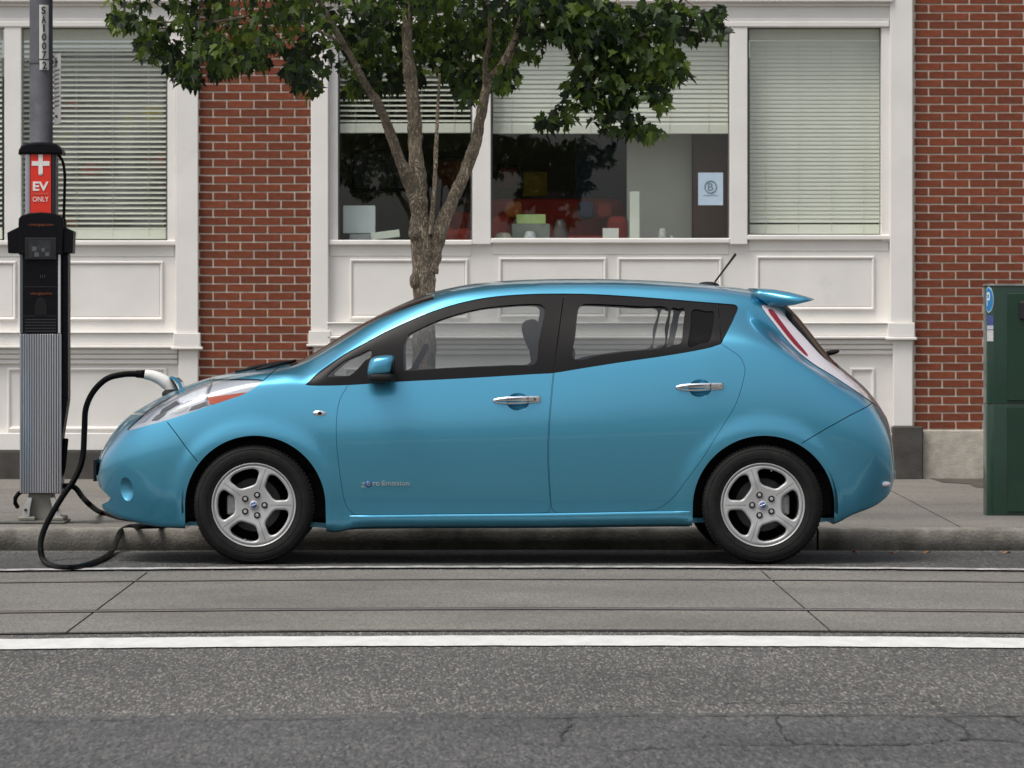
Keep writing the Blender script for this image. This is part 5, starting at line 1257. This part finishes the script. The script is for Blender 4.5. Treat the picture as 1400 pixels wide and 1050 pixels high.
vprism(RB, KZ, zm - .001, 'lower_cabinet', M_GREEN, bx); vprism(RB, zm + .001, q.z, 'upper_cabinet', M_GREEN, bx)
vprism(rr(p.x - .006, q.x + .006, YB - .006, YB + .266, .055), q.z + .001, q.z + .014, 'lid', mat('worn_lid', (.20, .20, .185), .55, .4, var=.3, scale=9), bx)
a, b = W(1374, 700, YB), W(1500, 400, YB)
dr_ = MB().box(W(1377, 0, YB).x, q.x - .05, YB - .010, YB + .004, W(0, 548, YB).z, W(0, 401, YB).z, .004).build('door', M_GREEN, bx)
MB().box(W(1377, 0, YB).x, q.x - .05, YB - .010, YB + .004, W(0, 700, YB).z, W(0, 556, YB).z, .004).build('door', M_GREEN, bx)
MB().box(W(1393, 0, YB).x, W(1420, 0, YB).x, YB - .035, YB - .008, W(0, 437, YB).z, W(0, 412, YB).z, .008).build('card_slot', M_INK, dr_)
# stickers on the rounded left corner
def corner(u, out=.0):                       # along the corner arc: u in 0..1 from left face to front face
    a = R(180 + 90 * u); rad = .05 + out; return Vector((p.x + .05 + rad * math.cos(a), YB + .05 + rad * math.sin(a), 0))
def wrap(nm, uv, z, mt, par, out): 
    V = []
    for u, v in uv: c_ = corner(u, out); V.append((c_.x, c_.y, z + v))
    n = len(V); return mk(nm, V, [tuple(range(n))], mt, par)
def wrapgrid(nm, fn, mt, par, out, nu=10, nv=14):
    V, F = [], []
    for j in range(nv + 1):
        for i in range(nu + 1):
            u, z = fn(i / nu, j / nv); c_ = corner(u, out); V.append((c_.x, c_.y, z))
    for j in range(nv):
        for i in range(nu): k = j * (nu + 1) + i; F.append((k, k + 1, k + nu + 2, k + nu + 1))
    return mk(nm, V, F, mt, par, True)
zc = W(0, 409.5, YB).z; hr = 18.5 / 222
def disc(s_): return lambda i, j: (.46 + .42 * s_ * (2 * i - 1) * math.sqrt(max(0, 1 - (2 * j - 1) ** 2)), zc + hr * s_ * (2 * j - 1))
d0 = wrapgrid('parking_sticker', disc(1.0), mat('sticker_rim', (.42, .62, .72), .4), bx, .002); wrapgrid('sticker_disc', disc(.88), mat('sticker_blue', (.03, .22, .52), .4), d0, .004)
u0, u1 = .31, .60
def lp(x0, x1, z0, z1): return lambda i, j: (u0 + (u1 - u0) * (x0 + (x1 - x0) * i), zc - .040 + .085 * (z0 + (z1 - z0) * j))
M_SW = mat('sticker_letter', (.70, .78, .82), .4)
wrapgrid('letter_p', lp(0, .30, 0, 1), M_SW, d0, .006, 3, 4); wrapgrid('letter_p', lp(.3, .95, .84, 1), M_SW, d0, .006, 3, 3); wrapgrid('letter_p', lp(.3, .95, .40, .56), M_SW, d0, .006, 3, 3); wrapgrid('letter_p', lp(.72, 1.05, .52, .88), M_SW, d0, .006, 3, 3)
for y0, y1, mt in ((431, 444.5, mat('sticker_navy', (.06, .09, .26), .5, var=.3, scale=40)), (445, 450.5, mat('sticker_pale', (.50, .52, .62), .5, var=.2, scale=60)), (451.5, 466.5, mat('sticker_pale2', (.60, .58, .60), .5, var=.15, scale=60))):
    z_a, z_b = W(0, y1, YB).z, W(0, y0, YB).z; wrapgrid('label_sticker', lambda i, j, z_a=z_a, z_b=z_b: (.28 + .58 * i, z_a + (z_b - z_a) * j), mt, bx, .003, 6, 2)

# --- things in the shop window
YI = YW + .135
def ib(name, a, b, c, d, yf, dep, mt, label, cat, bev=.003):
    p, q = W(a, d, yf), W(b, c, yf); o = MB().box(-(q.x - p.x) / 2, (q.x - p.x) / 2, 0, dep, 0, q.z - p.z, bev).build(name, mt); o.location = ((p.x + q.x) / 2, yf, p.z); return tag(o, label, cat)
nt = empty('window_notice', W(971, 281, YW + .108), 'pale blue paper notice with a ringed letter B taped in the window', 'notice')
p, q = W(954.5, 280.5, YW + .108), W(988.5, 236, YW + .108); MB().box(p.x, q.x, YW + .108, YW + .1095, p.z, q.z).build('paper', mat('notice_paper', (.46, .58, .70), .7, var=.04, scale=20), nt)
c_ = W(971.5, 255.5, YW + .107); M_NG = mat('notice_ink', (.13, .19, .20), .6)
MB().tube([(c_.x + .046 * math.cos(t), YW + .1065, c_.z + .048 * math.sin(t)) for t in np.linspace(0, 6.283, 30)], .0042, 5, cap=False).build('notice_ring', M_NG, nt)
text_obj('notice_letter', 'B', (c_.x, YW + .107, c_.z), .042, .058, M_NG, nt, depth=.002)
text_obj('notice_text', 'Corporation', (c_.x, YW + .107, c_.z - .068), .115, .014, mat('notice_ink2', (.25, .24, .33), .6), nt, depth=.002)
ib('backdrop_panel', 857, 946, 60, 328, YW + .60, .06, mat('backdrop_grey', (.50, .49, .46), .8, var=.05, scale=3), 'tall grey partition panel standing in for a facade reflected in the middle window', 'backdrop')  # grey panel added in place of a building mirrored in the glass
ib('room_column', 948, 996, 40, 329, YW + .45, .20, mat('brown_wood', (.060, .028, .020), .5, var=.2, scale=4), 'dark brown wooden column behind the window notice', 'column')
ib('white_board', 861, 874.5, 262, 328, YW + .22, .02, mat('white_card', (.70, .73, .66), .6), 'narrow white upright card standing on the inside window ledge', 'card')
ib('paper_card', 824, 846, 312, 328, YW + .21, .01, mat('paper_w', (.66, .66, .64), .6), 'small white card propped on the inside window ledge', 'card')
ib('blue_screen', 786, 852, 60, 300, YW + 1.5, .05, mat('navy_board', (.035, .050, .085), .7, var=.2, scale=2), 'dark navy display board inside the middle window', 'board')
def sofa(px0, px1, py0, py1, Y, col, label):
    p, q = W(px0, py1, Y), W(px1, py0, Y); z0 = .25; r = empty('sofa', ((p.x + q.x) / 2, Y + .4, z0), label, 'sofa'); mt = mat('sofa_cloth', col, .9, var=.15, scale=6)
    MB().box(p.x, q.x, Y, Y + .8, z0 + .05, q.z - .32, .04, 2).build('seat', mt, r); MB().box(p.x, q.x, Y + .62, Y + .85, z0 + .1, q.z, .06, 2).build('backrest', mt, r)
    for x in (p.x, q.x - .16): MB().box(x, x + .16, Y - .02, Y + .8, z0 + .05, q.z - .16, .05, 2).build('armrest', mt, r)
    for x in (p.x + .06, q.x - .06):
        for y in (Y + .06, Y + .74): MB().tube([(x, y, z0), (x, y, z0 + .06)], .02, 8).build('leg', M_INK, r)
sofa(672, 858, 268, 330, YW + .55, (.30, .028, .018), 'red upholstered sofa inside the middle window')
sofa(600, 646, 285, 330, YW + .55, (.24, .022, .016), 'short red seat inside the window behind the tree trunk')
ib('lime_box', 706, 746, 293, 306, YW + .30, .16, mat('lime_card', (.42, .55, .22), .7), 'pale lime box lid on the carton in the middle window', 'box')
ib('carton', 700, 752, 306, 328, YW + .29, .20, mat('grey_card', (.22, .24, .22), .8), 'grey carton under the lime box in the middle window', 'carton')
for k, (a, b, c, d, col) in enumerate(((676, 700, 318, 328, (.50, .45, .36)), (716, 733, 316, 328, (.55, .58, .62)), (757, 776, 300, 328, (.06, .05, .05)), (900, 912, 312, 328, (.45, .45, .44)), (915, 921, 322, 328, (.5, .5, .5)))):
    r = W((a + b) / 2, d, YW + .24); m = MB(); h = (d - c) / 171; w_ = (b - a) / 342
    m.lathe([(0, 0), (w_, 0), (w_ * 1.02, h * .3), (w_ * .8, h * .8), (w_ * .5, h), (0, h)], r, 'Z', 20); o = m.build('ornament', mat('ornament%d' % k, col, .4, var=.3, scale=40), origin=r)
    tag(o, ['round cream ornament by the mullion on the window ledge', 'pale blue pot beside the grey carton on the ledge', 'tall black vase on the window ledge before the red sofa', 'small grey jar on the ledge before the grey partition', 'tiny grey cup beside the jar on the window ledge'][k], ['ornament', 'pot', 'vase', 'jar', 'cup'][k])
ib('white_case', 469, 513, 281, 319, YW + .30, .25, mat('white_case', (.60, .66, .70), .5), 'white case standing in the window left of the tree trunk', 'case')
ib('book_stack', 478, 508, 320, 329, YW + .28, .2, mat('book_grey', (.34, .36, .38), .7), 'low grey stack of books under the white case', 'books')
o = ib('open_book', 508, 547, 316, 326, YW + .24, .12, mat('book_paper', (.62, .66, .60), .6), 'pale open book lying on the ledge behind the trunk', 'book'); o.rotation_euler = (0, R(-7), 0)
ib('room_picture', 620, 780, 262, 278, YW + 3.0, .05, mat('picture_stripe', (.30, .26, .30), .7, var=.5, scale=3), 'long striped picture on the back wall of the room', 'picture')
ib('yellow_poster', 715, 748, 235, 268, YW + 2.4, .03, mat('poster_yellow', (.50, .38, .05), .7, var=.3, scale=6), 'yellow poster inside the middle window', 'poster')
def reflection_mat(nm):
    m = mat(nm, (.3, .3, .3), .7); N, L, p = nodes_of(m); tc = N.new('ShaderNodeTexCoord'); nz = N.new('ShaderNodeTexNoise'); nz.inputs['Scale'].default_value = 2.6; nz.inputs['Detail'].default_value = 1.5; L.new(tc.outputs['Object'], nz.inputs['Vector'])
    rp = N.new('ShaderNodeValToRGB'); cr = rp.color_ramp; cr.interpolation = 'EASE'; cr.elements[0].position = .28; cr.elements[0].color = (.85, .10, .05, 1); cr.elements[1].position = .74; cr.elements[1].color = (.85, .75, .08, 1)
    for pos, col in ((.40, (.16, .15, .15, 1)), (.52, (.38, .36, .42, 1)), (.60, (.60, .56, .68, 1))): e = cr.elements.new(pos); e.color = col
    L.new(nz.outputs['Fac'], rp.inputs[0]); L.new(rp.outputs[0], p.inputs['Base Color']); return m
ib('reflection_panel', 40, 224, 70, 325, YW + .27, .02, reflection_mat('reflection_colours'), 'blotchy colour panel imitating window reflections behind the slats of the lowered blind', 'poster')  # added panel; its colour blotches imitate reflections in the left window

for k, (a, b, c, d, col, lb) in enumerate(((690, 714, 276, 300, (.42, .12, .03), 'orange cushion on the red sofa beside the lime box'), (790, 812, 275, 300, (.05, .07, .14), 'navy cushion on the red sofa'), (816, 838, 277, 300, (.35, .05, .03), 'dark red cushion leaning on the sofa by the grey partition'))):
    r = W((a + b) / 2, (c + d) / 2, YW + .95); m = MB().sup((0, 0, 0), ((b - a) / 340, .06, (d - c) / 340), .45, .45, rot=Matrix.Rotation(R(-12), 3, 'X')); o = m.build('cushion', mat('cushion_cloth%d' % k, col, .9, var=.2, scale=12)); o.location = r; tag(o, lb, 'cushion')
for k, (a, b, c, d, col, lb) in enumerate(((480, 560, 205, 262, (.16, .17, .19), 'grey framed picture on the back wall seen left of the trunk'), (590, 640, 215, 262, (.30, .10, .04), 'orange framed picture on the back wall right of the trunk'), (680, 712, 225, 262, (.32, .09, .05), 'small orange framed picture behind the red sofa'))):
    p, q = W(a, d, YW + 2.6), W(b, c, YW + 2.6); r = empty('framed_picture', ((p.x + q.x) / 2, YW + 2.6, p.z), lb, 'picture')
    MB().box(p.x, q.x, YW + 2.6, YW + 2.63, p.z, q.z, .004).build('picture_frame', M_INK, r); MB().box(p.x + .03, q.x - .03, YW + 2.592, YW + 2.599, p.z + .03, q.z - .03).build('print', mat('print%d' % k, col, .7, var=.6, scale=5), r)
